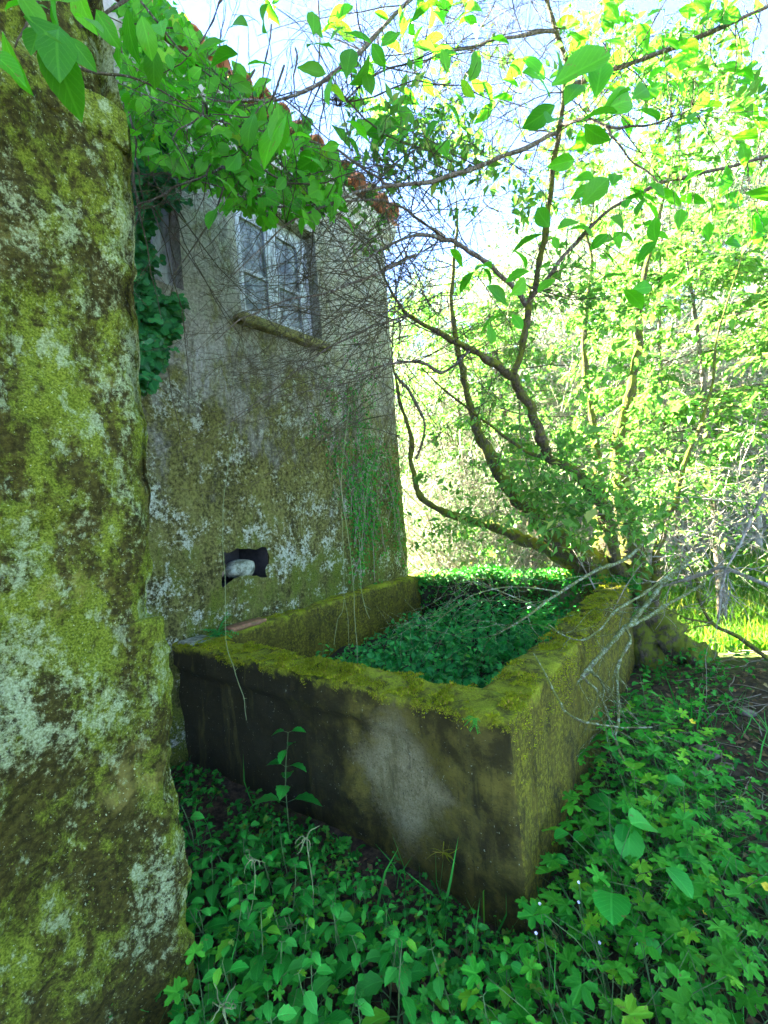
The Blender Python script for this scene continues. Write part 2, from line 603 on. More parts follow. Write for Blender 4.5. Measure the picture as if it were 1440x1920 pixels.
def house_wall_material():
    m = Mat('weathered_render')
    p = m.coord('Object')
    z = m.xyz(p)[2]
    st = m.mapping(p, (1, 1, 0.5))
    mid = m.noise(st, 6, 9, 0.72, 0.3)
    big = m.noise(p, 1.5, 6, 0.65)
    fine = m.noise(p, 40, 7, 0.75)
    vf = m.noise(p, 120, 4, 0.7)
    grey = m.mix(m.ramp(fine, 0.32, 0.68), (0.19, 0.175, 0.13), (0.48, 0.455, 0.38))
    runs = m.ramp(m.noise(m.mapping(p, (1, 1, 0.09)), 7, 6, 0.65), 0.5, 0.75)
    c = m.mix(m.math('MULTIPLY', runs, 0.85), grey, (0.06, 0.052, 0.035))
    # algae and moss grow thicker towards the damp foot of the wall
    hz = m.n('MapRange')
    m.set(hz, 'Value', z)
    hz.inputs['From Min'].default_value = 0.6
    hz.inputs['From Max'].default_value = 3.3
    hz.inputs['To Min'].default_value = 0.32
    hz.inputs['To Max'].default_value = -0.04
    mm = m.math('ADD', m.math('ADD', m.math('MULTIPLY', mid, 0.6), m.math('MULTIPLY', big, 0.4)), hz.outputs[0])
    olive = m.mix(m.ramp(m.math('ADD', m.math('MULTIPLY', fine, 0.6), m.math('MULTIPLY', mid, 0.4)), 0.40, 0.60), (0.032, 0.029, 0.007), (0.2, 0.19, 0.05))
    c = m.mix(m.ramp(mm, 0.44, 0.62), c, olive)
    green = m.mix(m.ramp(vf, 0.35, 0.65), (0.04, 0.055, 0.006), (0.14, 0.17, 0.02))
    c = m.mix(m.ramp(mm, 0.70, 0.84), c, green)
    lich = m.math('ADD', m.noise(m.mapping(p, (1, 1, 1), loc=(4, 7, 2)), 4.6, 12, 0.8, 0.1), m.math('ADD', m.math('MULTIPLY', m.math('SUBTRACT', fine, 0.5), 0.55), m.math('MULTIPLY', m.math('SUBTRACT', m.noise(m.mapping(p, loc=(2, 8, 5)), 1.3, 3, 0.5), 0.5), 0.16)))
    lc = m.mix(m.ramp(vf, 0.3, 0.7), (0.2, 0.215, 0.12), (0.56, 0.58, 0.45))
    c = m.mix(m.ramp(lich, 0.53, 0.63), c, lc)
    lime = m.noise(m.mapping(p, (1, 1, 0.12), loc=(0, 3, 0)), 5, 7, 0.7)
    c = m.mix(m.math('MULTIPLY', m.ramp(lime, 0.6, 0.7), m.ramp(z, 2.2, 3.2)), c, (0.6, 0.58, 0.58))
    h = m.math('ADD', m.math('MULTIPLY', fine, 0.8), m.math('ADD', m.math('MULTIPLY', vf, 0.3), m.math('MULTIPLY', mid, 0.9)))
    return m.done(m.principled(c, 0.95, m.bump(h, 0.7, 0.03), 0.1))


HX0, TX0 = -2.984, -0.633


def tank_material(name, front):
    m = Mat(name)
    p = m.coord('Object')
    z = m.xyz(p)[2]
    y = m.xyz(p)[1]
    x = m.math('ADD', m.xyz(p)[0], (HX0 + TX0) / 2)      # back to scene x
    fine = m.noise(p, 48, 7, 0.75)
    vf = m.noise(p, 150, 4, 0.7)
    mid = m.noise(p, 6, 8, 0.7, 0.2)
    runs = m.noise(m.mapping(p, (1, 1, 0.1)), 12, 6, 0.7)
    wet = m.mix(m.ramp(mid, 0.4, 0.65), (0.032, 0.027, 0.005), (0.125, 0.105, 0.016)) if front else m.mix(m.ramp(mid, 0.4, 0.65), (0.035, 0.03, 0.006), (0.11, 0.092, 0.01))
    if front:
        c = wet
        gx = m.math('ABSOLUTE', m.math('ADD', x, 1.17))
        gz = m.math('ABSOLUTE', m.math('SUBTRACT', z, 0.42))
        d = m.math('ADD', m.math('MULTIPLY', gx, 2.7), m.math('MULTIPLY', gz, 2.0))
        d = m.math('ADD', d, m.math('ADD', m.math('MULTIPLY', m.math('SUBTRACT', mid, 0.5), 1.1), m.math('MULTIPLY', m.math('SUBTRACT', fine, 0.5), 1.3)))
        bare = m.math('SUBTRACT', 1.0, m.ramp(d, 0.42, 0.92))
        algae_shade = m.ramp(m.math('ADD', x, m.math('MULTIPLY', mid, 0.9)), -1.5, -0.85)
        c = m.mix(algae_shade, (0.024, 0.021, 0.006), c)  # left end darkened: shade painted into the colour along with wet algae
        conc = m.mix(m.ramp(m.math('ADD', m.math('MULTIPLY', fine, 0.6), m.math('MULTIPLY', vf, 0.4)), 0.38, 0.62), (0.13, 0.112, 0.04), (0.26, 0.23, 0.11))
        c = m.mix(m.math('MULTIPLY', bare, 0.95), c, conc)
        c = m.mix(m.math('MULTIPLY', m.ramp(runs, 0.54, 0.66), 0.55), c, (0.085, 0.075, 0.016))
        c = m.mix(m.math('MULTIPLY', m.ramp(m.noise(m.mapping(p, (1, 1, 0.06), loc=(4, 0, 0)), 17, 6, 0.7), 0.56, 0.68), 0.6), c, (0.015, 0.013, 0.004))
        c = m.mix(m.math('MULTIPLY', m.ramp(m.noise(p, 130, 3, 0.6), 0.62, 0.68), 0.8), c, (0.02, 0.018, 0.007))
        sp = m.ramp(m.noise(p, 70, 3, 0.6), 0.68, 0.72)
        c = m.mix(m.math('MULTIPLY', sp, 0.8), c, (0.3, 0.32, 0.2))
        mz = m.math('ADD', m.math('MULTIPLY', mid, 0.22), m.math('MULTIPLY', fine, 0.1))
        edge = m.ramp(m.math('ADD', z, mz), 0.91, 0.97)
    else:
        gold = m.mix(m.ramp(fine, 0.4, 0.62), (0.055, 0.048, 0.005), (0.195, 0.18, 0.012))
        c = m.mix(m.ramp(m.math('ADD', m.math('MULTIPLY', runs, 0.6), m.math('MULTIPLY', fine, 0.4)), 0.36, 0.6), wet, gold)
        sp = m.ramp(m.noise(p, 90, 3, 0.6), 0.66, 0.70)
        c = m.mix(m.math('MULTIPLY', sp, 0.7), c, (0.3, 0.29, 0.09))
        mz = m.math('ADD', m.math('MULTIPLY', mid, 0.3), m.math('MULTIPLY', fine, 0.1))
        edge = m.ramp(m.math('ADD', z, mz), 0.95, 1.03)
    moss = m.mix(m.ramp(vf, 0.35, 0.65), (0.15, 0.17, 0.006), (0.30, 0.33, 0.015))
    patchy = m.ramp(m.noise(p, 9, 7, 0.7), 0.34, 0.5)
    c = m.mix(m.math('MULTIPLY', edge, patchy), c, moss)
    h = m.math('ADD', m.math('MULTIPLY', fine, 0.8), m.math('ADD', m.math('MULTIPLY', vf, 0.3), m.math('MULTIPLY', mid, 0.7)))
    return m.done(m.principled(c, 0.9, m.bump(h, 0.6, 0.02), 0.2))


M['near_wall'] = near_wall_material()
M['house_wall'] = house_wall_material()
M['tank_front'] = tank_material('wet_shaded_tank_concrete', True)
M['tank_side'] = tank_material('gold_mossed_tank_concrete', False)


def plain(name, c1, c2, scale=20, rough=0.8, bump=0.4, spec=0.3, stretch=(1, 1, 1)):
    m = Mat(name)
    p = m.mapping(m.coord('Object'), stretch)
    n1 = m.noise(p, scale, 7, 0.7)
    c = m.mix(m.ramp(n1, 0.35, 0.65), c1, c2)
    return m.done(m.principled(c, rough, m.bump(n1, bump, 0.02), spec))


M['paint'] = plain('flaking_window_paint', (0.22, 0.22, 0.21), (0.56, 0.58, 0.6), 24, 0.7, 0.3, stretch=(1, 1, 0.3))
M['cornice'] = plain('pale_cornice_plaster', (0.34, 0.31, 0.27), (0.6, 0.57, 0.52), 9)
M['tile'] = plain('terracotta', (0.28, 0.085, 0.035), (0.42, 0.16, 0.07), 12)
M['fragment'] = plain('broken_terracotta', (0.16, 0.1, 0.03), (0.33, 0.15, 0.08), 22)
M['sill'] = plain('mossed_sill', (0.07, 0.062, 0.015), (0.26, 0.24, 0.07), 22)
M['rock'] = plain('lichened_rock', (0.09, 0.1, 0.05), (0.38, 0.4, 0.28), 22)
M['stone'] = plain('brown_stone', (0.12, 0.09, 0.06), (0.28, 0.22, 0.16), 14)
M['block'] = plain('pale_mossed_stone', (0.1, 0.09, 0.014), (0.34, 0.31, 0.09), 26)
M['hole_shade'] = plain('shade_dark_lining', (0.02, 0.02, 0.018), (0.05, 0.045, 0.04), 6)  # near black lining: the shade inside the wall hole put into its colour
M['soil_tank'] = plain('black_soil', (0.012, 0.01, 0.006), (0.035, 0.028, 0.014), 20, 0.95)
M['stem'] = plain('green_stem', (0.05, 0.13, 0.03), (0.12, 0.2, 0.05), 30, 0.6)
M['stem_pale'] = plain('pale_tendril', (0.12, 0.16, 0.05), (0.22, 0.26, 0.1), 30, 0.6)
M['stem_dry'] = plain('dry_stem', (0.16, 0.12, 0.08), (0.3, 0.25, 0.17), 40, 0.8)
M['petal'] = plain('yellow_petal', (0.7, 0.5, 0.02), (0.8, 0.62, 0.03), 40, 0.5)
M['petal_white'] = plain('white_petal', (0.7, 0.66, 0.7), (0.8, 0.78, 0.8), 40, 0.5)
_m = Mat('old_window_glass')
_n = _m.noise(_m.coord('Object'), 7, 8, 0.72)
M['glass'] = _m.done(_m.principled(_m.mix(_m.ramp(_n, .4, .7), (0.07, 0.08, 0.06), (0.36, 0.38, 0.35)), 0.18, _m.bump(_n, 0.15, 0.03), 0.5))


def soil_material():
    m = Mat('woodland_soil')
    p = m.coord('Object')
    n1 = m.noise(p, 2.2, 8, 0.7)
    n2 = m.noise(p, 22, 8, 0.75)
    n3 = m.noise(p, 0.25, 5, 0.6)
    c = m.mix(m.ramp(n2, 0.35, 0.65), (0.032, 0.021, 0.011), (0.12, 0.082, 0.045))
    c = m.mix(m.ramp(n1, 0.55, 0.7), c, (0.055, 0.07, 0.015))
    y = m.xyz(p)[1]
    turf = m.mix(m.ramp(n2, 0.3, 0.7), (0.05, 0.11, 0.012), (0.13, 0.19, 0.025))
    t = m.ramp(m.math('ADD', y, m.math('MULTIPLY', n1, 1.5)), 5.0, 6.0)
    c = m.mix(t, c, turf)
    h = m.math('ADD', n2, m.math('MULTIPLY', n1, 0.5))
    return m.done(m.principled(c, 0.95, m.bump(h, 0.9, 0.03), 0.15))


M['soil'] = soil_material()

# ------------------------------------------------------------------ ground
HX, TX, TY, TZ = -2.984, -0.633, 1.515, 0.80
HY = 4.43


def ground_z(x, y):
    x, y = np.asarray(x, float), np.asarray(y, float)
    P = np.stack([x, y, np.zeros_like(x)], -1)
    z = 0.05 * fbm(P, 0.7, 0, 3)
    bank = np.exp(-(((x - 0.3) / 0.55) ** 2 + ((y - 4.5) / 0.8) ** 2)) * 0.14
    return z + bank


gx = np.concatenate([np.linspace(-90, -6, 22), np.linspace(-5.6, 8, 137), np.linspace(9, 90, 22)])
gy = np.concatenate([np.linspace(-90, -4, 18), np.linspace(-3.6, 12, 157), np.linspace(13, 120, 28)])
U, W, Q = grid_sheet(gx, gy)
Z = ground_z(U, W) + 0.02 * fbm(np.stack([U, W, U * 0], -1), 5, 1, 3)
g = put('ground', np.stack([U, W, Z], -1), Q.reshape(-1, 4), M['soil'], kind='structure')

# ------------------------------------------------------------------ thin volume added to whiten the background like camera glow
_hz = Mat('thin_glow_haze')
_pv = _hz.t.nodes.new('ShaderNodeVolumePrincipled')
_pv.inputs['Color'].default_value = (0.95, 0.97, 1.0, 1)
_pv.inputs['Density'].default_value = HAZE
_hz.t.links.new(_pv.outputs[0], _hz.out.inputs['Volume'])
_a, _b = (-92, -92, -2.0), (92, 122, 20.0)
put('glow_haze', np.array([(x, y, z) for x in (_a[0], _b[0]) for y in (_a[1], _b[1]) for z in (_a[2], _b[2])]),
    np.array([[0, 1, 3, 2], [4, 6, 7, 5], [0, 4, 5, 1], [2, 3, 7, 6], [0, 2, 6, 4], [1, 5, 7, 3]]), _hz.m, kind='stuff', smooth_shade=False)

# ------------------------------------------------------------------ near wall
NX = -1.45
EDGE = [(-0.5, .72), (0.13, .715), (.30, .70), (.467, .708), (.748, .705), (1.0, .715), (1.194, .72), (1.27, .69), (1.302, .673), (1.58, .70), (1.873, .72),
        (2.1, .715), (2.48, .729), (2.9, .742), (2.98, .72), (3.2, .70), (3.8, .70)]


def near_edge(z):
    e = np.array(EDGE)
    return np.interp(z, e[:, 0], e[:, 1])


nw = empty('garden_wall', (NX - 0.3, 0.1, 0), 'near rough plaster wall thick with moss and pale lichen', 'wall')
ys = np.linspace(-1.6, 0.72, 150)
zs = np.linspace(-0.2, 3.7, 300)
U, W, Q = grid_sheet(ys, zs)
P = np.stack([np.full_like(U, NX), U, W], -1)
k = smooth(0.2, 0.72, U)
P[:, 1] += (near_edge(W) - 0.72 + 0.012 * fbm(P, 16, 2, 3)) * k
dx = 0.035 * fbm(P, 2.2, 0, 3) + 0.016 * fbm(P, 11, 1, 4, 0.6)
dx -= 0.06 * smooth(2.9, 2.99, W)
dx += 0.03 * (1 - smooth(1.2, 1.3, W + 0.18 * (0.7 - U)))
rnd = smooth(0.64, 0.72, U)
dx -= 0.035 * rnd ** 2
P[:, 0] += dx
put('plaster_face', P, Q.reshape(-1, 4), M['near_wall'], nw)
# wall end and back, butted behind the face
U2, W2, Q2 = grid_sheet(np.linspace(NX - 0.62, NX - 0.012, 24), zs[::2])
P2 = np.stack([U2, near_edge(W2) - 0.004, W2], -1)
P2[:, 1] += 0.012 * fbm(P2, 9, 2, 4) - 0.005
put('wall_end', P2, Q2.reshape(-1, 4)[:, ::-1], M['near_wall'], nw)
V, Fs = rough_box((NX - 0.62, -1.6, -0.2), (NX - 0.08, 0.60, 3.7), 0.3)
put('wall_core', V, Fs, M['near_wall'], nw)


def stone_block(lo, hi, seed, amp=0.012, cell=0.02):
    def fn(V):
        c = (np.array(lo) + np.array(hi)) / 2
        h = (np.array(hi) - np.array(lo)) / 2
        q = (V - c) / h
        V = c + (V - c) * (1 - 0.07 * np.clip(np.sort(np.abs(q), 1)[:, 1:2] - 0.6, 0, 1) * 2)
        return V + (V - c) / np.linalg.norm(V - c, axis=1, keepdims=True) * (amp * fbm(V, 16, seed, 4))[:, None]
    return rough_box(lo, hi, cell, fn)


V, Fs = stone_block((NX - 0.1, 0.48, 2.815), (NX + 0.004, 0.735, 2.95), 1, .009)
put('cap_stone', V, Fs, M['near_wall'], nw)
V, Fs = stone_block((NX - 0.1, 0.575, 1.225), (NX + 0.036, 0.700, 1.318), 2, .009)
put('ledge_stone', V, Fs, M['near_wall'], nw)
# moss cushions on the face
n = 15000
yy, zz = rng.uniform(-0.1, 0.73, n), rng.uniform(0, 3.6, n)
PP = np.stack([np.full(n, NX), yy, zz], -1)
keep = fbm(PP, 6, 1, 4, 0.6) + 0.35 * fbm(PP, 30, 2, 2) > 0.22
keep &= yy < near_edge(zz) - 0.005
PP = PP[keep]
iy = np.clip(np.searchsorted(ys, PP[:, 1]), 0, 149)
iz = np.clip(np.searchsorted(zs, PP[:, 2]), 0, 299)
PP[:, 0] = P.reshape(150, 300, 3)[iy, iz, 0] + 0.001
D = rdir(len(PP)) * 0.8 + np.array([0.9, 0, 0.1])
V, Fs, uv = scatter(leaf_simple(0.7), PP, frames(D, rdir(len(PP))), rng.uniform(.003, .009, len(PP)))
put('moss', V, Fs, M['moss_dark'], nw, uv, 'stuff')

# ------------------------------------------------------------------ house
house = empty('house', (HX, HY, 0), 'abandoned house with lichen grey wall and terracotta eaves', 'house')
OPEN = [(2.29, 3.22, 3.25, 4.33), (0.92, 1.80, 3.29, 4.25), (1.93, 2.33, 1.14, 1.365)]
ys = np.unique(np.round(np.concatenate([np.arange(-1.8, HY, 0.03), [HY]] + [np.array(o[:2]) for o in OPEN]), 4))
zs = np.unique(np.round(np.concatenate([np.arange(-0.2, 5.0, 0.03), [5.0]] + [np.array(o[2:]) for o in OPEN]), 4))
U, W, Q = grid_sheet(ys, zs)
P = np.stack([np.full_like(U, HX), U, W], -1)
cy_, cz_ = (ys[:-1] + ys[1:]) / 2, (zs[:-1] + zs[1:]) / 2
mask = np.ones((len(ys) - 1, len(zs) - 1), bool)
fade = np.ones(len(U))
for y0, y1, z0, z1 in OPEN:
    mask &= ~(((cy_ > y0) & (cy_ < y1))[:, None] & ((cz_ > z0) & (cz_ < z1))[None])
    d = np.maximum(np.maximum(y0 - U, U - y1), np.maximum(z0 - W, W - z1))
    fade = np.minimum(fade, smooth(0.0, 0.09, d))
P[:, 0] += (0.03 * fbm(P, 1.4, 1, 3) + 0.012 * fbm(P, 9, 2, 4, .6)) * fade - 0.03 * smooth(HY - 0.05, HY, U)
y0, y1, z0, z1 = OPEN[2]
d = np.maximum(np.maximum(y0 - U, U - y1), np.maximum(z0 - W, W - z1))
near = 1 - smooth(0.03, 0.12, d)
P[:, 1] += near * 0.035 * fbm(P, 12, 0, 3)
P[:, 2] += near * 0.03 * fbm(P, 12, 1, 3)
Qm = Q[mask]
put('wall', P, Qm, M['house_wall'], house)
shell = []
for (a, b, c_, d_) in [((-9, HY), (HX, HY), 0, 0)]:
    pass


def quad(p):
    return np.array(p, float), np.array([[0, 1, 2, 3]])


RZ = 6.6
gab = np.array([(HX - .03, HY - .001, -.2), (HX - .03, HY - .001, 5.0), (-6.2, HY - .001, RZ), (-9.4, HY - .001, 5.0), (-9.4, HY - .001, -.2)])
put('gable_wall', gab, np.array([[0, 4, 3, 2, 1]]), M['house_wall'], house, smooth_shade=False)
sh = join([quad([(-9.4, -1.8, -.2), (-9.4, HY, -.2), (-9.4, HY, 5), (-9.4, -1.8, 5)]),
           quad([(-9.4, -1.8, -.2), (HX - .03, -1.8, -.2), (HX - .03, -1.8, 5), (-9.4, -1.8, 5)])])
put('rear_wall', sh[0], sh[1], M['house_wall'], house, smooth_shade=False)
# reveals of the openings
for i, (y0, y1, z0, z1) in enumerate(OPEN):
    e = 0.03 if i == 2 else 0.0
    dep = 0.4 if i == 2 else 0.3
    y0, y1, z0, z1 = y0 - e, y1 + e, z0 - e, z1 + e
    xa, xb = HX - 0.001 - e * 0.3, HX - dep
    parts = [quad([(xa, y0, z0), (xb, y0, z0), (xb, y0, z1), (xa, y0, z1)]), quad([(xa, y1, z0), (xa, y1, z1), (xb, y1, z1), (xb, y1, z0)]),
             quad([(xa, y0, z0), (xa, y1, z0), (xb, y1, z0), (xb, y0, z0)]), quad([(xa, y0, z1), (xb, y0, z1), (xb, y1, z1), (xa, y1, z1)])]
    parts.append(quad([(xb, y0, z0), (xb, y1, z0), (xb, y1, z1), (xb, y0, z1)]))
    V, Fs = join(parts)
    put('hole_lining' if i == 2 else 'window_reveal', V, Fs, M['house_wall'] if i != 2 else M['hole_shade'], house, smooth_shade=False)


def box(lo, hi, bev=0.004):
    (x0, y0, z0), (x1, y1, z1) = lo, hi
    V = np.array([(x, y, z) for x in (x0, x1) for y in (y0, y1) for z in (z0, z1)])
    return V, np.array([[0, 1, 3, 2], [4, 6, 7, 5], [0, 4, 5, 1], [2, 3, 7, 6], [0, 2, 6, 4], [1, 5, 7, 3]])


def window(y0, y1, z0, z1, sill):
    xf = HX - 0.13
    fr = []
    t = 0.075
    fr += [box((xf - .06, y0, z0), (xf, y0 + t, z1)), box((xf - .06, y1 - t, z0), (xf, y1, z1)),
           box((xf - .06, y0 + t, z0), (xf, y1 - t, z0 + t)), box((xf - .06, y0 + t, z1 - t), (xf, y1 - t, z1))]
    ym = (y0 + y1) / 2
    V, Fs = join(fr)
    f = put('window_frame', V, Fs, M['paint'], house, smooth_shade=False)
    for a, b in ((y0 + t, ym - .002), (ym + .002, y1 - t)):
        s = 0.065
        cs = [box((xf - .045, a, z0 + t), (xf + .012, a + s, z1 - t)), box((xf - .045, b - s, z0 + t), (xf + .012, b, z1 - t)),
              box((xf - .045, a + s, z0 + t), (xf + .010, b - s, z0 + t + .07)), box((xf - .045, a + s, z1 - t - s), (xf + .010, b - s, z1 - t)),
              box((xf - .035, a + s, z0 + t + .40), (xf + .004, b - s, z0 + t + .43))]
        V, Fs = join(cs)
        c = put('casement', V, Fs, M['paint'], house, smooth_shade=False)
        V, Fs = box((xf - .018, a + s, z0 + t + .07), (xf - .014, b - s, z1 - t - s))
        p_ = put('pane', V - (origin(c) - origin(c)), Fs, M['glass'], c, smooth_shade=False)
    if sill:
        V, Fs = stone_block((HX - 0.1, y0 - 0.09, z0 - 0.085), (HX + 0.10, y1 + 0.04, z0 - 0.004), 2, 0.008, 0.02)
        put('sill', V, Fs, M['sill'], house)


window(*OPEN[0], True)
window(*OPEN[1], False)
# cornice, eaves, roof
cs = []
prof = [(HX - 0.02, 4.70), (HX + 0.045, 4.70), (HX + 0.06, 4.76), (HX + 0.11, 4.80), (HX + 0.15, 4.86), (HX + 0.16, 4.91), (HX - 0.02, 4.92)]
yy = np.linspace(-1.8, HY + 0.06, 60)
Vc = np.array([(x, y, z) for y in yy for x, z in prof])
Vc += 0.006 * fbm(Vc, 6, 1, 3)[:, None]
kk = len(prof)
Qc = np.array([(i * kk + j, i * kk + (j + 1) % kk, (i + 1) * kk + (j + 1) % kk, (i + 1) * kk + j) for i in range(len(yy) - 1) for j in range(kk)])
put('cornice', Vc, [Qc, np.array([list(range((len(yy) - 1) * kk, len(yy) * kk))])], M['cornice'], house, smooth_shade=False)
sl = (RZ - 4.93) / (6.2 + HX + 0.2)
V, Fs = join([quad([(HX + .2, -1.9, 4.925), (HX + .2, HY + .1, 4.925), (-6.2, HY + .1, RZ), (-6.2, -1.9, RZ)]),
              quad([(-9.6, -1.9, 4.925), (-9.6, HY + .1, 4.925), (-6.2, HY + .1, RZ), (-6.2, -1.9, RZ)])])
put('roof', V, Fs, M['tile'], house, smooth_shade=False)
# barrel tile: half round, tapering, with thickness
ns = 7
aa = np.linspace(0, math.pi, ns)
Vt = []
for yl, rr in ((0, .092), (.42, .075)):
    for th in (0, .014):
        for a in aa:
            Vt.append((yl, -math.cos(a) * (rr - th), math.sin(a) * (rr - th)))
Vt = np.array(Vt)
ft = []
for j in range(ns - 1):
    ft += [(j, j + 1, 2 * ns + j + 1, 2 * ns + j), (ns + j, 3 * ns + j, 3 * ns + j + 1, ns + j + 1), (j, ns + j, ns + j + 1, j + 1),
           (2 * ns + j, 2 * ns + j + 1, 3 * ns + j + 1, 3 * ns + j)]
me_tile = mesh('roof_tile', Vt, np.array(ft), M['tile'])
ang = math.atan(sl)
hl = origin(house)
for row in range(4):
    for cidx in range(31):
        for pan in (0, 1):
            y = -1.75 + cidx * 0.2 + (0.1 if pan else 0)
            if y > HY + 0.1:
                continue
            s0 = row * 0.36 + (0.02 if pan else 0)
            x = HX + 0.29 - s0 * math.cos(ang) - (0.03 if pan else 0)
            z = 4.935 + (s0 - .09) * math.sin(ang) + (0.1 if pan else 0.025)
            o = obj('roof_tile', me_tile, house)
            R = Matrix.Rotation(ang, 4, 'Y') @ Matrix.Rotation(math.pi, 4, 'Z')
            if pan:
                R = R @ Matrix.Rotation(math.pi, 4, 'X')
            R = Matrix.Rotation(rng.normal() * .02, 4, 'Z') @ R
            o.matrix_basis = Matrix.Translation((x - hl[0], y - hl[1], z - hl[2] + rng.normal() * .004)) @ R


def boulder(c, r, seed, sub=22):
    u = np.linspace(0, 2 * math.pi, sub, endpoint=False)
    v = np.linspace(0.05, math.pi - 0.05, sub // 2)
    Vb = np.array([(math.sin(b) * math.cos(a), math.sin(b) * math.sin(a), math.cos(b)) for b in v for a in u])
    Vb = Vb * (1 + 0.16 * fbm(Vb + seed * 3.1, 1.6, seed, 4))[:, None] * np.array(r)
    m_ = len(v)
    Qb = np.array([(i * sub + j, (i + 1) * sub + j, (i + 1) * sub + (j + 1) % sub, i * sub + (j + 1) % sub) for i in range(m_ - 1) for j in range(sub)])
    return Vb + np.array(c), [Qb, np.array([list(range(sub))]), np.array([list(range((m_ - 1) * sub, m_ * sub))[::-1]])]


V, Fs = boulder((HX - 0.14, 2.17, 1.21), (.11, .14, .075), 1)
tag(put('rock', V, Fs, M['rock']), 'pale rounded rock lodged in the hole in the house wall', 'rock')
V, Fs = boulder((HX - 0.17, 1.965, 1.24), (.10, .055, .10), 2)
tag(put('rock', V, Fs, M['stone']), 'dim brown rock at the left side inside the wall hole', 'rock')

# ------------------------------------------------------------------ stone tank
tank = empty('water_tank', ((HX + TX) / 2, 3.0, 0), 'old square concrete water tank with moss covered rim full of weeds', 'tank')
IW = 0.215
TB = 4.62


def disp(amp=0.012, front=False):
    def fn(V):
        N = np.zeros_like(V)
        for a in range(3):
            lo, hi = V[:, a].min(), V[:, a].max()
            N[:, a] = (V[:, a] > hi - 1e-4) * 1.0 - (V[:, a] < lo + 1e-4) * 1.0
        cnt = np.abs(N).sum(1)
        L = np.linalg.norm(N, axis=1, keepdims=True) + 1e-9
        out = V + N / L * (amp * fbm(V, 7, 1, 4, .55))[:, None] - N / L * (0.006 * (cnt > 1.5))[:, None]
        top = V[:, 2] > V[:, 2].max() - 1e-4
        out[:, 2] += top * 0.014 * fbm(V, 4, 2, 3)
        if front:
            fr = V[:, 1] < V[:, 1].min() + 1e-4
            lip = smooth(0.60, 0.66, V[:, 2] + 0.02 * fbm(V, 5, 0, 2))
            lip *= 1 - 0.8 * smooth(-1.25, -0.85, V[:, 0])
            out[:, 1] += fr * (0.035 * (1 - lip) * (1 - smooth(-1.25, -0.75, V[:, 0])))
        return out
    return fn


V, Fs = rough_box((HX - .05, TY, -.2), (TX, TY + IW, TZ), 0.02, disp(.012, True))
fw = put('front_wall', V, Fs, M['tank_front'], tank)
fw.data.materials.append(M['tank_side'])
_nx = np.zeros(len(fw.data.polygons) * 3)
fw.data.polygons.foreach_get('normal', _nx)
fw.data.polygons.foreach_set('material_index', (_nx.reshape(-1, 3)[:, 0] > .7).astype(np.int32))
V, Fs = rough_box((TX - IW, TY + IW - .004, -.2), (TX - .004, 2.55, TZ - .004), 0.025, disp(.012))
put('side_wall', V, Fs, M['tank_side'], tank)
V, Fs = rough_box((TX - IW + .02, 2.548, -.2), (TX - .03, TB, TZ - .02), 0.03, disp(.016))
put('side_wall', V, Fs, M['tank_side'], tank)
V, Fs = rough_box((HX - .05, TY + IW - .004, -.2), (HX + .14, TB, TZ - .006), 0.03, disp(.014))
put('house_side_wall', V, Fs, M['tank_side'], tank)
V, Fs = rough_box((HX + .138, TB - IW, -.2), (TX - IW + .022, TB, TZ + .0), 0.03, disp(.04))
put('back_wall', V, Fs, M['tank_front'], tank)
U, W, Q = grid_sheet(np.linspace(HX + .1, TX - IW + .02, 60), np.linspace(TY + IW - .02, TB - IW + .02, 80))
Zs = 0.30 + 0.05 * fbm(np.stack([U, W, U * 0], -1), 3, 0, 4)
put('soil', np.stack([U, W, Zs], -1), Q.reshape(-1, 4), M['soil_tank'], tank, kind='stuff')


# moss carpet on the rims
def rim_points(n, x0, x1, y0, y1):
    return np.stack([rng.uniform(x0, x1, n), rng.uniform(y0, y1, n), np.full(n, TZ)], -1)


PM = np.concatenate([rim_points(34000, HX + .05, TX, TY + .0, TY + IW), rim_points(20000, TX - IW, TX - .012, TY + IW, TB),
                     rim_points(9000, HX, HX + .14, TY + IW, TB)])
thin_ = fbm(PM, 3.5, 1, 4) + 0.5 * fbm(PM, 22, 2, 2)
lim = np.where(PM[:, 1] < TY + IW, -0.35 + 0.55 * smooth(-2.0, -2.9, PM[:, 0]), -0.15)
PM = PM[thin_ > lim]
PM[:, 2] = TZ + 0.014 * fbm(PM, 4, 2, 3) + 0.022 * np.maximum(fbm(PM, 15, 1, 2), -.1) - np.where(PM[:, 1] > TY + IW, .008, 0.0) - np.where(PM[:, 1] > 2.55, .014, 0.0)
D = rdir(len(PM)) * 0.75 + np.array([0, 0, 0.75])
V, Fs, uv = scatter(leaf_simple(0.5), PM, frames(D, rdir(len(PM))), rng.uniform(.005, .015, len(PM)) * (1 + .5 * fbm(PM, 11, 0, 2)))
put('moss', V, Fs, M['moss_blade'], tank, uv, 'stuff')
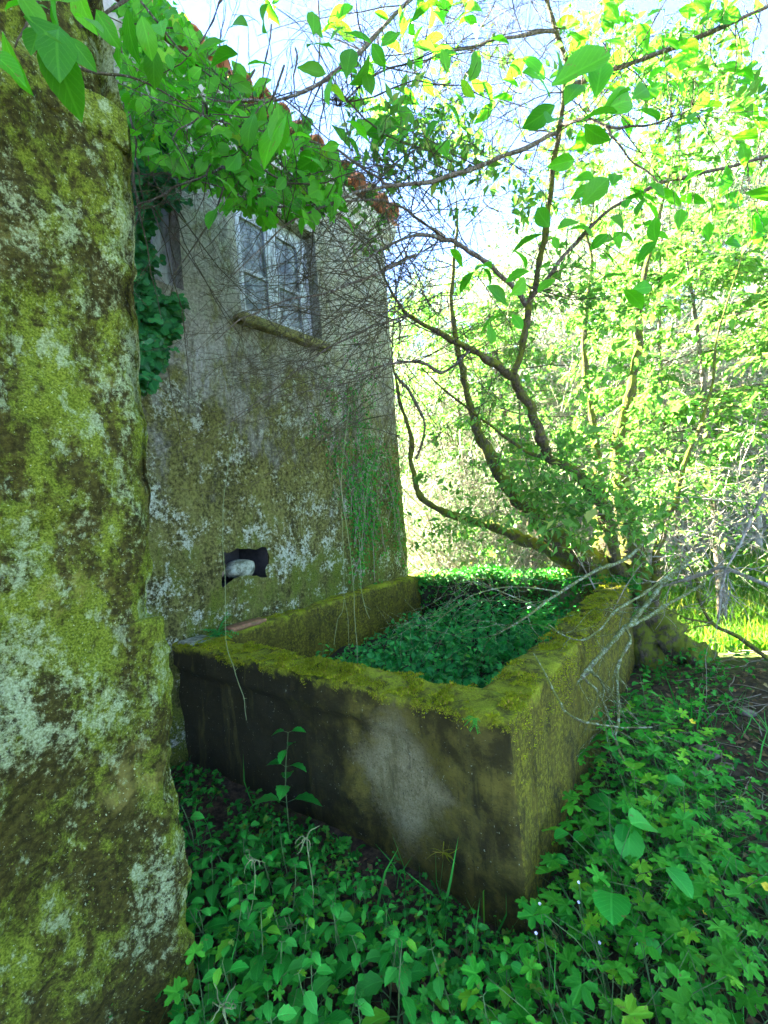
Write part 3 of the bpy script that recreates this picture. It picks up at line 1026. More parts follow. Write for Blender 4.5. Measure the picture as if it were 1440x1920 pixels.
# moss hanging over the outer faces
n = 4500
PF = np.stack([rng.uniform(HX + .3, TX, n), np.full(n, TY - .008), TZ - np.abs(rng.normal(size=n)) * .022], -1)
PS = np.stack([np.full(4500, TX + .006), rng.uniform(TY, 4.3, 4500), TZ - np.abs(rng.normal(size=4500)) * .10], -1)
PA = np.concatenate([PF, PS])
PA = PA[fbm(PA, 9, 0, 4, .6) > 0.08]
D = rdir(len(PA)) + np.where(PA[:, :1] > TX, np.array([.5, 0, -.2]), np.array([0, -.5, -.3]))
V, Fs, uv = scatter(leaf_simple(0.5), PA, frames(D, rdir(len(PA))), rng.uniform(.005, .012, len(PA)))
put('moss_fringe', V, Fs, M['moss_blade'], tank, uv, 'stuff')
p_ = on_z(455, 1172, TZ)
V, Fs = stone_block((HX + .02, p_[1] - .16, TZ - .01), (HX + .13, p_[1] + .17, TZ + .022), 1, .006, .02)
tag(put('tile_fragment', V, Fs, M['fragment']), 'flat reddish terracotta fragment lying on the tank rim against the house', 'tile fragment')
V, Fs = stone_block((HX + .0, TY + .02, TZ - .012), (HX + .2, TY + .2, TZ + .014), 2, .006, .02)
tag(put('slate_chip', V, Fs, M['rock']), 'flat grey chip of stone on the far left tank corner', 'stone')

# ------------------------------------------------------------------ leaves as mesh data
OV = [leaf_ovate(0.52, 6, 0.54, 0.8, 0, 0.1, 0.25, .012, 0), leaf_ovate(0.58, 6, 0.5, 0.85, 0, 0.4, 0.4, .012, 1), leaf_ovate(0.48, 6, 0.56, 0.9, 0, -0.15, 0.5, .015, 2), leaf_ovate(0.6, 6, 0.52, 0.75, 0, 0.25, 0.1, .02, 3)]
OVN = [leaf_ovate(0.62, 9, 0.42, 0.85, 0.09, 0.2, 0.3, .01, s) for s in range(3)]
LAN = [leaf_ovate(0.34, 5, 0.45, 1.0, 0, 0.2, 0.3, .01, s) for s in range(2)]
LOB = [leaf_lobed(5, 0.34, 1, 0.12, s) for s in range(3)]
GERL = [leaf_lobed(5, 0.5, 1, 0.12, 3, 5.6, 8), leaf_lobed(5, 0.42, 1, -0.12, 4, 5.3, 8), leaf_lobed(3, 0.5, 1, 0.2, 5, 4.6, 10), leaf_lobed(7, 0.38, 1, 0.05, 6, 5.8, 6)]
IVY = [leaf_lobed(3, 0.36, 1, 0.08, s, 4.4) for s in range(2)]
BIG = [leaf_ovate(0.85, 10, 0.5, 0.6, 0.035, 0.22, 0.25, .015, s) for s in range(2)]


def leaf_meshes(name, tm, mat):
    return [mesh(name, t[0], t[1], mat, t[2]) for t in tm]


ME_NEAR = leaf_meshes('leaf', OV, M['leaf_near'])
ME_IVY = leaf_meshes('leaf', IVY, M['leaf_ivy'])
ME_CLIMB = leaf_meshes('leaf', [leaf_lobed(3, 0.3, 1, 0.12, 5, 4.6), leaf_lobed(5, 0.2, 1, -0.1, 6, 5.0)] + OV, M['leaf_near'])
ME_HERB = leaf_meshes('leaf', OVN, M['leaf_herb'])
ME_GER = leaf_meshes('leaf', GERL, M['leaf_geranium'])
ME_BIG = leaf_meshes('leaf', BIG, M['leaf_herb'])


def leaf_obj(meshes, parent, P, R, s, ori, i=None):
    o = bpy.data.objects.new('leaf', meshes[(random.randrange(len(meshes)) if i is None else i) % len(meshes)])
    col.objects.link(o)
    o.parent = parent
    m4 = Matrix([[R[a][b] * s for b in range(3)] + [P[a] - ori[a]] for a in range(3)] + [[0, 0, 0, 1]])
    o.matrix_basis = m4
    return o

# ------------------------------------------------------------------ branching helpers
def limb_path(ctrl, n=7, jit=0.012):
    c = np.array(ctrl, float)
    pts = np.array([at(a, b, d) for a, b, d, r in c])
    full = catmull(np.column_stack([pts, c[:, 3]]), n)
    Pp, rr = full[:, :3], np.maximum(full[:, 3], 0.002)
    k = np.linspace(0, 1, len(Pp))
    Pp = Pp + np.stack([vnoise(np.column_stack([k * len(c) * 2 + c[0, 0], k * 0, k * 0 + i]), 1.0, i) for i in range(3)], -1) * jit
    return Pp, rr


def wander(P0, D0, L, n=7, w=0.28, grav=0.0, r=rng):
    D = np.array(D0, float)
    D /= np.linalg.norm(D) + 1e-9
    out = [np.array(P0, float)]
    st = L / n
    for k in range(n):
        D = D + r.normal(size=3) * w + np.array([0, 0, grav])
        D /= np.linalg.norm(D)
        out.append(out[-1] + D * st)
    return np.array(out)


def spray(P0, D0, L, r0, depth, twigs, tips, w=0.2, grav=0.0, nsub=4, n=6, minr=0.0012):
    """a twig with side twigs; fills twigs (tube parts) and tips (point, direction)"""
    Pp = wander(P0, D0, L, n, w, grav)
    rr = np.linspace(r0, max(r0 * 0.4, minr), len(Pp))
    twigs.append(tube(Pp, rr, 4 if r0 > .004 else 3))
    T = np.gradient(Pp, axis=0)
    T /= np.linalg.norm(T, axis=1, keepdims=True)
    tips.append((Pp[-1], T[-1]))
    for k in range(1, len(Pp)):
        tips.append((Pp[k], T[k]))
    if depth > 0:
        for _ in range(nsub):
            k = rng.integers(1, len(Pp) - 1)
            D = T[k] * rng.uniform(.3, 1.0) + rdir(1)[0] * 0.9
            spray(Pp[k], D, L * rng.uniform(.35, .65), max(rr[k] * .6, minr), depth - 1, twigs, tips, w, grav, max(2, nsub - 1), n, minr)


def leaves_at(tips, k, size, tmpls, spread=0.04, up=0.5, droop=0.15, sd=0.3):
    """arrays for k leaves around each tip"""
    Pp = np.repeat(np.array([t[0] for t in tips]), k, 0)
    Dd = np.repeat(np.array([t[1] for t in tips]), k, 0)
    m = len(Pp)
    D = Dd * 0.6 + rdir(m) * 0.9 - np.array([0, 0, droop])
    N = rdir(m) * (1 - up) + np.array([0, 0, up])
    return Pp + rdir(m) * spread, frames(D, N), size * np.exp(rng.normal(size=m) * sd)


# ------------------------------------------------------------------ the old multi-stemmed tree at the tank corner
troot = on_z(1215, 1225, 0.12)
tree = empty('elder_tree', (troot[0], troot[1], 0), 'old mossy many stemmed tree rooted at the far tank corner, arching over the tank', 'tree')
LIMBS = {
    'trunk': [
        [(1238, 1330, 4.0, .30), (1222, 1240, 4.05, .20), (1205, 1150, 4.1, .155), (1188, 1060, 4.12, .12), (1172, 980, 4.15, .10), (1160, 900, 4.2, .08), (1165, 800, 4.3, .06), (1190, 690, 4.4, .05), (1200, 560, 4.5, .04), (1230, 420, 4.6, .03), (1260, 300, 4.7, .02), (1300, 120, 4.8, .012), (1320, -40, 4.9, .005)],
        [(1190, 1180, 4.1, .15), (1130, 1085, 4.2, .15), (1060, 1025, 4.25, .135), (1000, 965, 4.35, .115), (945, 900, 4.45, .09), (905, 830, 4.55, .07), (882, 760, 4.65, .05), (860, 660, 4.7, .036), (846, 540, 4.8, .026), (858, 420, 4.9, .016), (840, 300, 5.0, .006)],
        [(1175, 1150, 4.15, .13), (1100, 1078, 4.3, .125), (1010, 1025, 4.45, .115), (930, 990, 4.6, .10), (860, 972, 4.8, .085), (800, 940, 4.95, .07), (772, 880, 5.05, .055), (768, 815, 5.1, .05), (745, 740, 5.1, .035), (733, 650, 5.1, .02), (742, 540, 5.1, .012), (720, 440, 5.1, .005)],
        [(1195, 1150, 4.15, .09), (1150, 1050, 4.1, .085), (1130, 960, 4.05, .07), (1085, 890, 3.85, .058), (1030, 858, 3.65, .05), (1010, 800, 3.5, .046), (985, 745, 3.42, .044), (960, 704, 3.35, .04)],
        [(1130, 1110, 4.3, .09), (1128, 1040, 4.35, .08), (1125, 960, 4.4, .07), (1120, 880, 4.5, .055), (1110, 780, 4.6, .045), (1095, 650, 4.7, .032), (1108, 500, 4.8, .02), (1085, 360, 4.9, .008)],
        [(1215, 1170, 4.0, .10), (1232, 1090, 3.95, .075), (1240, 1010, 3.9, .06), (1262, 940, 3.85, .05), (1290, 850, 3.9, .036), (1330, 740, 4.0, .026), (1352, 600, 4.1, .015), (1400, 450, 4.2, .006)],
    ],
    'root': [
        [(1205, 1120, 4.1, .12), (1232, 1168, 4.02, .14), (1272, 1212, 3.92, .13), (1325, 1252, 3.8, .12), (1385, 1292, 3.68, .11), (1460, 1345, 3.5, .09), (1560, 1420, 3.3, .04)],
        [(1195, 1150, 4.08, .13), (1212, 1230, 4.0, .12), (1245, 1300, 3.85, .09), (1290, 1360, 3.7, .05)],
    ],
    'branch': [
        [(962, 706, 3.35, .038), (925, 680, 3.2, .032), (880, 655, 3.1, .028), (820, 625, 3.0, .022), (765, 588, 2.95, .016), (738, 555, 2.9, .01), (700, 470, 2.9, .005)],
        [(960, 704, 3.35, .034), (985, 640, 3.3, .030), (990, 575, 3.28, .028), (1005, 520, 3.25, .026), (1018, 450, 3.2, .024), (1032, 350, 3.1, .023), (1045, 250, 3.0, .022), (1062, 130, 2.9, .02), (1042, 60, 2.85, .017), (1016, -30, 2.8, .013)],
        [(988, 572, 3.28, .022), (950, 530, 3.2, .020), (905, 490, 3.05, .019), (865, 458, 2.95, .018), (830, 447, 2.9, .016), (780, 442, 2.8, .012), (710, 470, 2.7, .008), (640, 510, 2.6, .005)],
        [(832, 448, 2.9, .012), (795, 415, 2.8, .010), (745, 385, 2.7, .009), (690, 375, 2.6, .0085), (560, 388, 2.45, .0075), (480, 378, 2.4, .006), (395, 345, 2.35, .004), (330, 330, 2.3, .003)],
        [(985, 572, 3.28, .018), (1040, 502, 3.1, .015), (1100, 430, 3.0, .014), (1160, 385, 2.9, .013), (1240, 343, 2.8, .013), (1330, 320, 2.7, .012), (1440, 292, 2.6, .010), (1560, 260, 2.5, .006)],
        [(1045, 250, 3.0, .018), (990, 275, 2.9, .016), (900, 308, 2.75, .015), (830, 335, 2.65, .014), (720, 352, 2.5, .011), (640, 375, 2.4, .008), (540, 420, 2.3, .005), (430, 520, 2.2, .003)],
        [(1058, 165, 2.93, .016), (1140, 132, 2.8, .015), (1285, 80, 2.6, .014), (1400, 30, 2.5, .012), (1500, -30, 2.4, .008)],
        [(1045, 60, 2.85, .013), (960, 68, 2.75, .011), (880, 85, 2.6, .009), (800, 112, 2.5, .007), (720, 135, 2.4, .005), (630, 200, 2.3, .003)],
        [(1020, -20, 2.8, .014), (880, -50, 2.6, .015), (780, -10, 2.5, .014), (700, 72, 2.45, .013), (612, 145, 2.4, .012), (530, 186, 2.35, .010), (440, 190, 2.3, .007), (380, 178, 2.3, .004)],
        [(1040, 235, 3.0, .012), (1100, 225, 2.8, .011), (1165, 240, 2.7, .009), (1230, 230, 2.6, .006), (1300, 200, 2.5, .004)],
        [(1135, 235, 2.75, .009), (1150, 260, 2.75, .008), (1190, 305, 2.8, .007), (1240, 343, 2.8, .006)],
        [(740, 350, 2.52, .009), (700, 330, 2.5, .008), (640, 290, 2.45, .007), (580, 262, 2.4, .006), (480, 245, 2.3, .005), (380, 215, 2.2, .004), (240, 165, 2.0, .003), (120, 120, 1.8, .002)],
        [(780, 476, 2.85, .011), (700, 515, 2.75, .010), (610, 548, 2.65, .008), (520, 570, 2.6, .006), (455, 600, 2.55, .005), (400, 640, 2.5, .003)],
        [(765, 590, 2.95, .010), (700, 615, 2.9, .009), (640, 640, 2.85, .008), (560, 690, 2.8, .006), (500, 740, 2.75, .004), (420, 800, 2.7, .0025)],
        [(740, 700, 4.9, .018), (770, 740, 4.9, .02), (795, 800, 4.9, .015), (780, 860, 5.0, .02)],
        [(410, 285, 2.2, .006), (385, 325, 2.25, .007), (340, 350, 2.3, .007), (290, 372, 2.3, .006), (245, 388, 2.3, .005)],
        [(490, 270, 2.4, .004), (475, 302, 2.4, .007), (430, 310, 2.38, .007), (380, 328, 2.35, .006), (330, 350, 2.3, .004)],
        [(880, 655, 3.1, .014), (830, 700, 3.0, .011), (790, 680, 2.95, .009), (700, 690, 2.85, .007), (640, 720, 2.8, .005), (520, 745, 2.75, .003)],
        [(1030, 860, 3.65, .02), (980, 845, 3.7, .016), (910, 790, 3.8, .013), (850, 745, 3.9, .010), (790, 690, 4.0, .006)],
    ],
}
limb_pts, limb_dir, limb_rad = [], [], []
for kind, lst in LIMBS.items():
    for c in lst:
        Pp, rr = limb_path(c, 8, 0.02 if kind != 'branch' else 0.014)
        if kind == 'trunk':
            rr = rr * (.5 if c is lst[-1] or c is lst[2] else .82)
        if kind == 'branch':
            rr = rr * .86
        V, Fs = tube(Pp, rr, 12 if kind != 'branch' else 8, 0.45 if kind != 'branch' else 0.3)
        put(kind, V, Fs, M['bark_moss'] if kind != 'branch' or c[0][1] > 560 and c[0][0] > 900 and c[0][1] > 700 else M['bark'], tree)
        T = np.gradient(Pp, axis=0)
        T /= np.linalg.norm(T, axis=1, keepdims=True)
        if kind == 'branch':
            limb_pts.append(Pp[2:]); limb_dir.append(T[2:]); limb_rad.append(rr[2:])
LP, LD, LR = np.concatenate(limb_pts), np.concatenate(limb_dir), np.concatenate(limb_rad)


def pix(P):
    v = np.asarray(P) - CAM
    d = v @ FWD
    return CX + F * (v @ RGT) / d, CY - F * (v @ UPV) / d, d


lx, ly, ld = pix(LP)
twigs, tips = [], []
# dense dead twigs, thickest in front of the house wall
for _ in range(220):
    k = rng.integers(len(LP))
    if not (300 < lx[k] < 1200 and -40 < ly[k] < 800):
        continue
    D = LD[k] * rng.uniform(.2, 1) + rdir(1)[0] * 1.0
    spray(LP[k], D, rng.uniform(.25, .7), min(LR[k] * .5, .0045), 2, twigs, tips, .16, -0.01, 3, 6, .0011)
for _ in range(105):
    p0 = at(rng.uniform(560, 860), rng.uniform(300, 640), rng.uniform(2.4, 3.4))
    D = -RGT * rng.uniform(.2, 1.2) + UPV * rng.normal() * .8 + FWD * rng.normal() * .4
    spray(p0, D, rng.uniform(.5, 1.2), .0036, 2, twigs, tips, .14, -0.015, 3, 7, .0009)
for _ in range(34):   # long fine shoots sinking across the grey wall
    p0 = at(rng.uniform(600, 790), rng.uniform(520, 780), rng.uniform(2.7, 3.6))
    D = -RGT * rng.uniform(.4, 1.2) + UPV * rng.uniform(-.9, .5) + FWD * rng.normal() * .3
    spray(p0, D, rng.uniform(.6, 1.3), .0036, 2, twigs, tips, .11, -0.03, 4, 8, .0011)
for _ in range(60):   # bare crown against the sky
    p0 = at(rng.uniform(700, 1000), rng.uniform(-60, 300), rng.uniform(2.5, 3.4))
    D = RGT * rng.normal() + UPV * rng.normal() + FWD * rng.normal() * .5
    spray(p0, D, rng.uniform(.4, .9), .004, 2, twigs, tips, .13, 0.0, 4, 7, .0011)
for _ in range(80):   # finer web between the arching limbs
    p0 = at(rng.uniform(720, 1010), rng.uniform(260, 860), rng.uniform(3.0, 4.6))
    D = RGT * rng.normal() + UPV * rng.normal() + FWD * rng.normal() * .5
    spray(p0, D, rng.uniform(.5, 1.1), .0045, 2, twigs, tips, .15, -0.01, 4, 7, .0012)
V, Fs = join(twigs)
put('twig', V, Fs, M['twig'], tree, kind='stuff')
# leaves seen singly: explicit (px, py, angle in degrees from up, length px, depth)
BL = [(1035, 165, 60, 135, 1.7), (1040, 160, 20, 60, 1.75), (1030, 190, -10, 95, 1.7), (1062, 200, 35, 80, 1.7), (1110, 185, 18, 95, 1.75), (1040, 195, -110, 75, 1.7),
      (1045, 225, -140, 85, 1.7), (1080, 230, 75, 80, 1.75), (1130, 215, 70, 90, 1.75), (1135, 210, 45, 75, 1.75), (1190, 190, 40, 70, 1.8), (1240, 230, -70, 60, 1.8),
      (1285, 225, 60, 70, 1.8), (1250, 250, 100, 55, 1.8), (1095, 235, 120, 60, 1.75), (1020, 440, -110, 70, 2.1), (1030, 425, -30, 55, 2.1), (1045, 430, 50, 60, 2.1),
      (1035, 445, 150, 30, 2.1), (1095, 385, 60, 75, 2.1), (1152, 350, 15, 60, 2.1), (1170, 370, 70, 45, 2.1), (985, 510, -90, 55, 2.2), (990, 505, -40, 50, 2.2),
      (1010, 500, 80, 50, 2.2), (960, 560, 40, 55, 2.2), (955, 575, -60, 65, 2.2), (1010, 545, 60, 45, 2.2), (950, 590, -120, 60, 2.2), (960, 595, 160, 40, 2.2), (915, 610, 190, 45, 2.2),
      (920, 500, -100, 50, 2.4), (890, 510, -140, 50, 2.4), (905, 505, 120, 40, 2.4), (870, 500, -60, 45, 2.4), (645, 150, -5, 75, 1.8), (630, 140, 200, 70, 1.8), (690, 130, 170, 55, 1.9),
      (660, 165, 60, 60, 1.9), (590, 70, 0, 45, 1.9), (575, 90, 90, 70, 1.9), (520, 190, 170, 95, 1.8), (540, 220, 210, 110, 1.8), (480, 215, 200, 70, 1.8), (560, 120, 100, 60, 1.9),
      (430, 75, -100, 70, 2.0), (500, 60, -20, 60, 2.0), (470, 50, -60, 50, 2.0), (440, 100, -110, 60, 2.0), (520, 120, -80, 60, 2.0), (610, 160, 130, 60, 1.9), (650, 230, 110, 60, 1.9),
      (410, 390, 190, 60, 2.2), (700, 80, 150, 45, 2.0), (740, 60, -120, 50, 2.0), (770, 40, 60, 50, 2.0), (830, 90, 170, 45, 2.1), (900, 90, 190, 60, 2.1), (870, 20, 80, 40, 2.1),
      (1300, 215, 40, 55, 2.2), (1340, 190, 20, 50, 2.2), (1370, 260, 80, 60, 2.2), (1390, 270, 150, 45, 2.2), (1210, 345, 120, 45, 2.3), (1400, 360, 100, 70, 2.2), (1430, 210, 30, 60, 2.2)]
n_leaf = 0
ori = origin(tree)
stalks = []


def add_leaf(px, py, ang_, lpx, d, meshes=None, back=0.0):
    global n_leaf
    a = math.radians(ang_)
    b = at(px, py, d)
    D = RGT * math.sin(a) + UPV * math.cos(a) + FWD * (rng.normal() * .25 + back)
    N = -FWD * 0.7 + rdir(1)[0] * .75 + np.array([0, 0, .35])
    R = frames(D[None], N[None])[0]
    leaf_obj(meshes or ME_NEAR, tree, b, R, lpx * d / F, ori)
    n_leaf += 1
    j = np.argmin(np.linalg.norm(LP - b, axis=1) + (np.abs(ld - d) * .3))
    q = LP[j]
    if np.linalg.norm(q - b) < .9:
        mid = (q + b) / 2 + rdir(1)[0] * .05
        stalks.append(tube(catmull(np.array([q, mid, b]), 4), np.linspace(.003, .0014, 9), 3))


for L in BL:
    add_leaf(L[0] + rng.normal() * 3, L[1] + rng.normal() * 3, L[2] + rng.normal() * 8, L[3] * .9, L[4])
# shoots of smaller leaves, each on its own twig
SH = [(760, 90, 60, 14), (860, 40, 70, 16), (640, 60, 60, 8), (720, 210, 60, 8), (820, 230, 70, 10), (1160, 60, 90, 22), (1300, 40, 90, 22), (1380, 150, 80, 14), (880, 190, 50, 5), (1080, 300, 60, 7),
      (1330, 360, 80, 14), (1230, 420, 80, 12), (700, 260, 60, 9), (1400, 440, 60, 8), (1180, 480, 70, 10), (560, 30, 60, 6), (600, 330, 70, 8), (1100, 120, 80, 8), (960, 120, 70, 6), (1260, 140, 80, 12)]
for px, py, sp, k in SH:
    d0 = rng.uniform(2.2, 2.9)
    for _ in range(k):
        if n_leaf < 298:
            add_leaf(px + rng.normal() * sp * .6, py + rng.normal() * sp * .5, rng.uniform(-140, 140), rng.uniform(30, 55), d0 + rng.normal() * .15)
V, Fs = join(stalks)
put('leaf_stalk', V, Fs, M['twig'], tree, kind='stuff')
# the rest of its foliage: fine sprays further back, ferny low sprays by the trunk
tw2, tp2 = [], []
for cx_, cy_2, sx, sy, d0, nn in [(1050, 930, 110, 50, 3.7, 60), (1000, 850, 80, 60, 3.9, 30), (1150, 960, 60, 50, 3.6, 26), (1200, 780, 90, 90, 3.9, 40), (820, 260, 120, 80, 3.2, 34), (700, 330, 80, 60, 3.0, 16),
                                  (1250, 120, 150, 100, 3.3, 70), (1100, 330, 150, 90, 3.5, 40), (1330, 260, 120, 90, 3.2, 40), (960, 760, 80, 60, 4.2, 20), (870, 1010, 60, 30, 4.6, 20), (1120, 560, 80, 90, 3.7, 30)]:
    for _ in range(nn):
        p0 = at(cx_ + rng.normal() * sx * .7, cy_2 + rng.normal() * sy * .7, d0 + rng.normal() * .25)
        spray(p0, RGT * rng.normal() + UPV * rng.normal() * .4 + FWD * rng.normal() * .6, .28, .002, 1, tw2, tp2, .15, -.03, 3, 5, .001)
V, Fs = join(tw2)
put('twig', V, Fs, M['twig'], tree, kind='stuff')
Pp, R, S = leaves_at(tp2, 1, .062, LAN, .015, .55, .1)
V, Fs, uv = scatter_many([leaf_simple(.5), leaf_simple(.4)], Pp, R, S)
put('foliage', V, Fs, M['leaf_spray'], tree, uv, 'stuff')

# ------------------------------------------------------------------ climber over the eaves and ivy on the house
climb = empty('climbing_plant', (-2.2, 1.2, 3.6), 'bright green broad leaved climber hanging over the eaves and wall top', 'climbing plant')
ori = origin(climb)
st = []
for _ in range(26):
    px, py = rng.uniform(180, 620), rng.uniform(-40, 330)
    p0 = at(px, py, rng.uniform(2.2, 2.7))
    st.append(tube(wander(p0, rdir(1)[0] * .6 - np.array([0, 0, .5]), rng.uniform(.5, 1.1), 8, .2, -.03), np.linspace(.006, .002, 9), 4))
V, Fs = join(st)
put('stem', V, Fs, M['twig'], climb)


def in_climber(px, py):
    # band that follows the eaves down to the right, and the corner above the near wall
    e = 0.93 * (px - 300)            # eaves line in the photograph
    a = (px > 225) & (px < 640) & (py > e - 16) & (py < e + 330 - 0.35 * (px - 230)) & (py < 400)
    return a


cnt = 0
while cnt < 285:
    px, py = rng.uniform(200, 640), rng.uniform(-60, 400)
    if not in_climber(px, py):
        continue
    d = rng.uniform(2.0, 2.75)
    b = at(px, py, d)
    a = math.radians(180 + rng.normal() * 75)
    D = RGT * math.sin(a) + UPV * math.cos(a) + FWD * rng.normal() * .3
    N = -FWD * 0.6 + rdir(1)[0] * .75 + np.array([.2, 0, .35])
    leaf_obj(ME_CLIMB, climb, b, frames(D[None], N[None])[0], rng.uniform(.062, .125), ori)
    cnt += 1
k = 2700
px, py = rng.uniform(190, 640, k), rng.uniform(-150, 400, k)
m_ = in_climber(px, py)
px, py = px[m_], py[m_]
d = rng.uniform(2.3, 2.95, len(px))
PP = np.array([at(a, b, c) for a, b, c in zip(px, py, d)])
PP = PP[PP[:, 0] > HX + .05]
D = rdir(len(PP)) * .7 - np.array([0, 0, .8])
N = rdir(len(PP)) * .6 + np.array([.5, -.4, .4])
V, Fs, uv = scatter_many(OV + LOB, PP, frames(D, N), rng.uniform(.045, .10, len(PP)))
put('foliage', V, Fs, M['leaf_near'], climb, uv, 'stuff')

bough = empty('leafy_bough', (-1.2, .6, 3.6), 'bright leafy bough hanging across the top of the near wall', 'branch')
ori = origin(bough)
bp = [limb_path([(-120, -60, 1.25, .012), (20, 40, 1.25, .010), (150, 130, 1.35, .007), (260, 150, 1.5, .004), (420, 240, 1.9, .0025)], 8)[0],
      limb_path([(40, -120, 1.2, .010), (60, 0, 1.2, .007), (30, 90, 1.2, .004)], 6)[0],
      limb_path([(300, -100, 1.6, .010), (250, -10, 1.5, .008), (150, 50, 1.4, .005), (80, 100, 1.3, .003)], 6)[0]]
V, Fs = join([tube(p, np.linspace(.008, .002, len(p)), 5) for p in bp])
put('stem', V, Fs, M['twig'], bough)
for px, py, a, lp, d in [(45, 30, 120, 100, .95), (85, 60, 165, 120, .9), (110, 55, 170, 110, .92), (75, 45, 190, 70, 1.0), (5, 60, 170, 90, 1.0), (10, 20, 80, 80, 1.0), (140, 30, 120, 70, 1.1), (60, 0, 70, 90, 1.0),
                         (130, 70, 140, 60, 1.2), (180, 20, 150, 60, 1.3), (200, -10, 120, 70, 1.3), (15, 95, 200, 60, 1.1), (30, -20, 150, 80, .95), (110, -20, 200, 80, 1.0), (-20, 100, 120, 70, 1.0),
                         (150, -20, 170, 80, 1.2), (240, 10, 190, 80, 1.4), (230, 60, 200, 60, 1.4), (265, 30, 170, 60, 1.4), (0, -10, 100, 80, 1.0), (290, 90, 190, 60, 1.5), (300, 40, 160, 70, 1.5)]:
    a = math.radians(a)
    D = RGT * math.sin(a) + UPV * math.cos(a) + FWD * rng.normal() * .3
    N = -FWD * 0.7 + rdir(1)[0] * .45 + np.array([0, 0, .3])
    leaf_obj(ME_NEAR, bough, at(px, py, d), frames(D[None], N[None])[0], lp * d / F, ori)

ivy = empty('ivy', (HX + .05, 1.5, 2.4), 'dark glossy ivy hanging over the window beside the near wall', 'ivy')
ori = origin(ivy)
st = []
for _ in range(16):
    p0 = np.array([HX + .05, rng.uniform(1.0, 1.85), rng.uniform(4.0, 4.9)])
    w_ = wander(p0, (0, 0.05, -1), rng.uniform(1.2, 2.6), 12, .12, -.05)
    w_[:, 0] = np.maximum(w_[:, 0], HX + .035)
    st.append(tube(w_, np.linspace(.007, .002, 13), 4))
V, Fs = join(st)
put('stem', V, Fs, M['twig'], ivy)
IP = []
while len(IP) < 1500:
    px, py = rng.uniform(225, 350), rng.uniform(200, 720)
    lim_ = 322 if py < 385 else (278 if py < 550 else 345 - 0.38 * (py - 545))
    if px > lim_ + rng.normal() * 8:
        continue
    if 400 < py < 540 and px > 270 + (py % 37) and rng.random() < .9:
        continue
    P_ = on_x(px, py, HX + rng.uniform(.03, .22))
    IP.append(P_)
IP = np.array(IP)
D = rdir(len(IP)) * .5 + np.array([.25, .1, -.8])
N = rdir(len(IP)) * .35 + np.array([.8, -.35, .35])
R = frames(D, N)
S = rng.uniform(.055, .10, len(IP))
for i in range(290):
    leaf_obj(ME_IVY, ivy, IP[i] + np.array([.05, 0, 0]), R[i], S[i] * 1.1, ori)
V, Fs, uv = scatter_many(IVY, IP[290:], R[290:], S[290:])
put('foliage', V, Fs, M['leaf_ivy'], ivy, uv, 'stuff')

# thin creeper at the far corner of the house
creep = empty('creeper', (HX + .03, 4.0, 0.8), 'fine leaved creeper climbing the far end of the house wall', 'creeper')
st, cp = [], []
for _ in range(22):
    p0 = np.array([HX + .03, rng.uniform(3.3, 4.4), rng.uniform(.8, 1.6)])
    w_ = wander(p0, (0, rng.normal() * .15, 1), rng.uniform(.8, 2.4), 12, .16, .05)
    w_[:, 0] = HX + .03 + rng.random(13) * .02
    w_[:, 1] = np.minimum(w_[:, 1], HY)
    st.append(tube(w_, np.linspace(.006, .002, 13), 3))
    cp.append(w_)
V, Fs = join(st)
put('stem', V, Fs, M['stem_dry'], creep)
cp = np.concatenate(cp)
cp = np.repeat(cp, 9, 0) + rng.normal(size=(len(cp) * 9, 3)) * np.array([.012, .06, .07])
cp = cp[(cp[:, 0] > HX + .012) & (cp[:, 1] < HY)]
V, Fs, uv = scatter_many([leaf_simple(.6)], cp, frames(rdir(len(cp)) * .7 + np.array([.1, 0, -.7]), rdir(len(cp)) * .4 + np.array([.9, -.2, .2])), rng.uniform(.02, .045, len(cp)))
put('foliage', V, Fs, M['leaf_cover'], creep, uv, 'stuff')

# ------------------------------------------------------------------ dead lichened branches in front of the tank's right side
def dead_branch(name, paths, label, mat, cat='branch', group=None, nub=0.0, subs=0, sublen=.3):
    P0 = at(*paths[0][0][:3])
    root = empty(name, P0, label, cat, group)
    parts, sb = [], []
    for c in paths:
        Pp, rr = limb_path(c, 8, .006)
        rr = rr * (1 + nub * vnoise(Pp, 60, 1))
        parts.append(tube(Pp, rr, 7, .3))
        T = np.gradient(Pp, axis=0)
        for _ in range(subs):
            k_ = rng.integers(2, len(Pp) - 1)
            spray(Pp[k_], T[k_] / np.linalg.norm(T[k_]) * .6 + rdir(1)[0] * .8, rng.uniform(.5, 1) * sublen, min(rr[k_] * .5, .004), 1, sb, [], .18, -.02, 2, 6, .0012)
    V, Fs = join(parts)
    put('branch', V, Fs, mat, root)
    if sb:
        V, Fs = join(sb)
        put('twig', V, Fs, mat, root, kind='stuff')
    return root


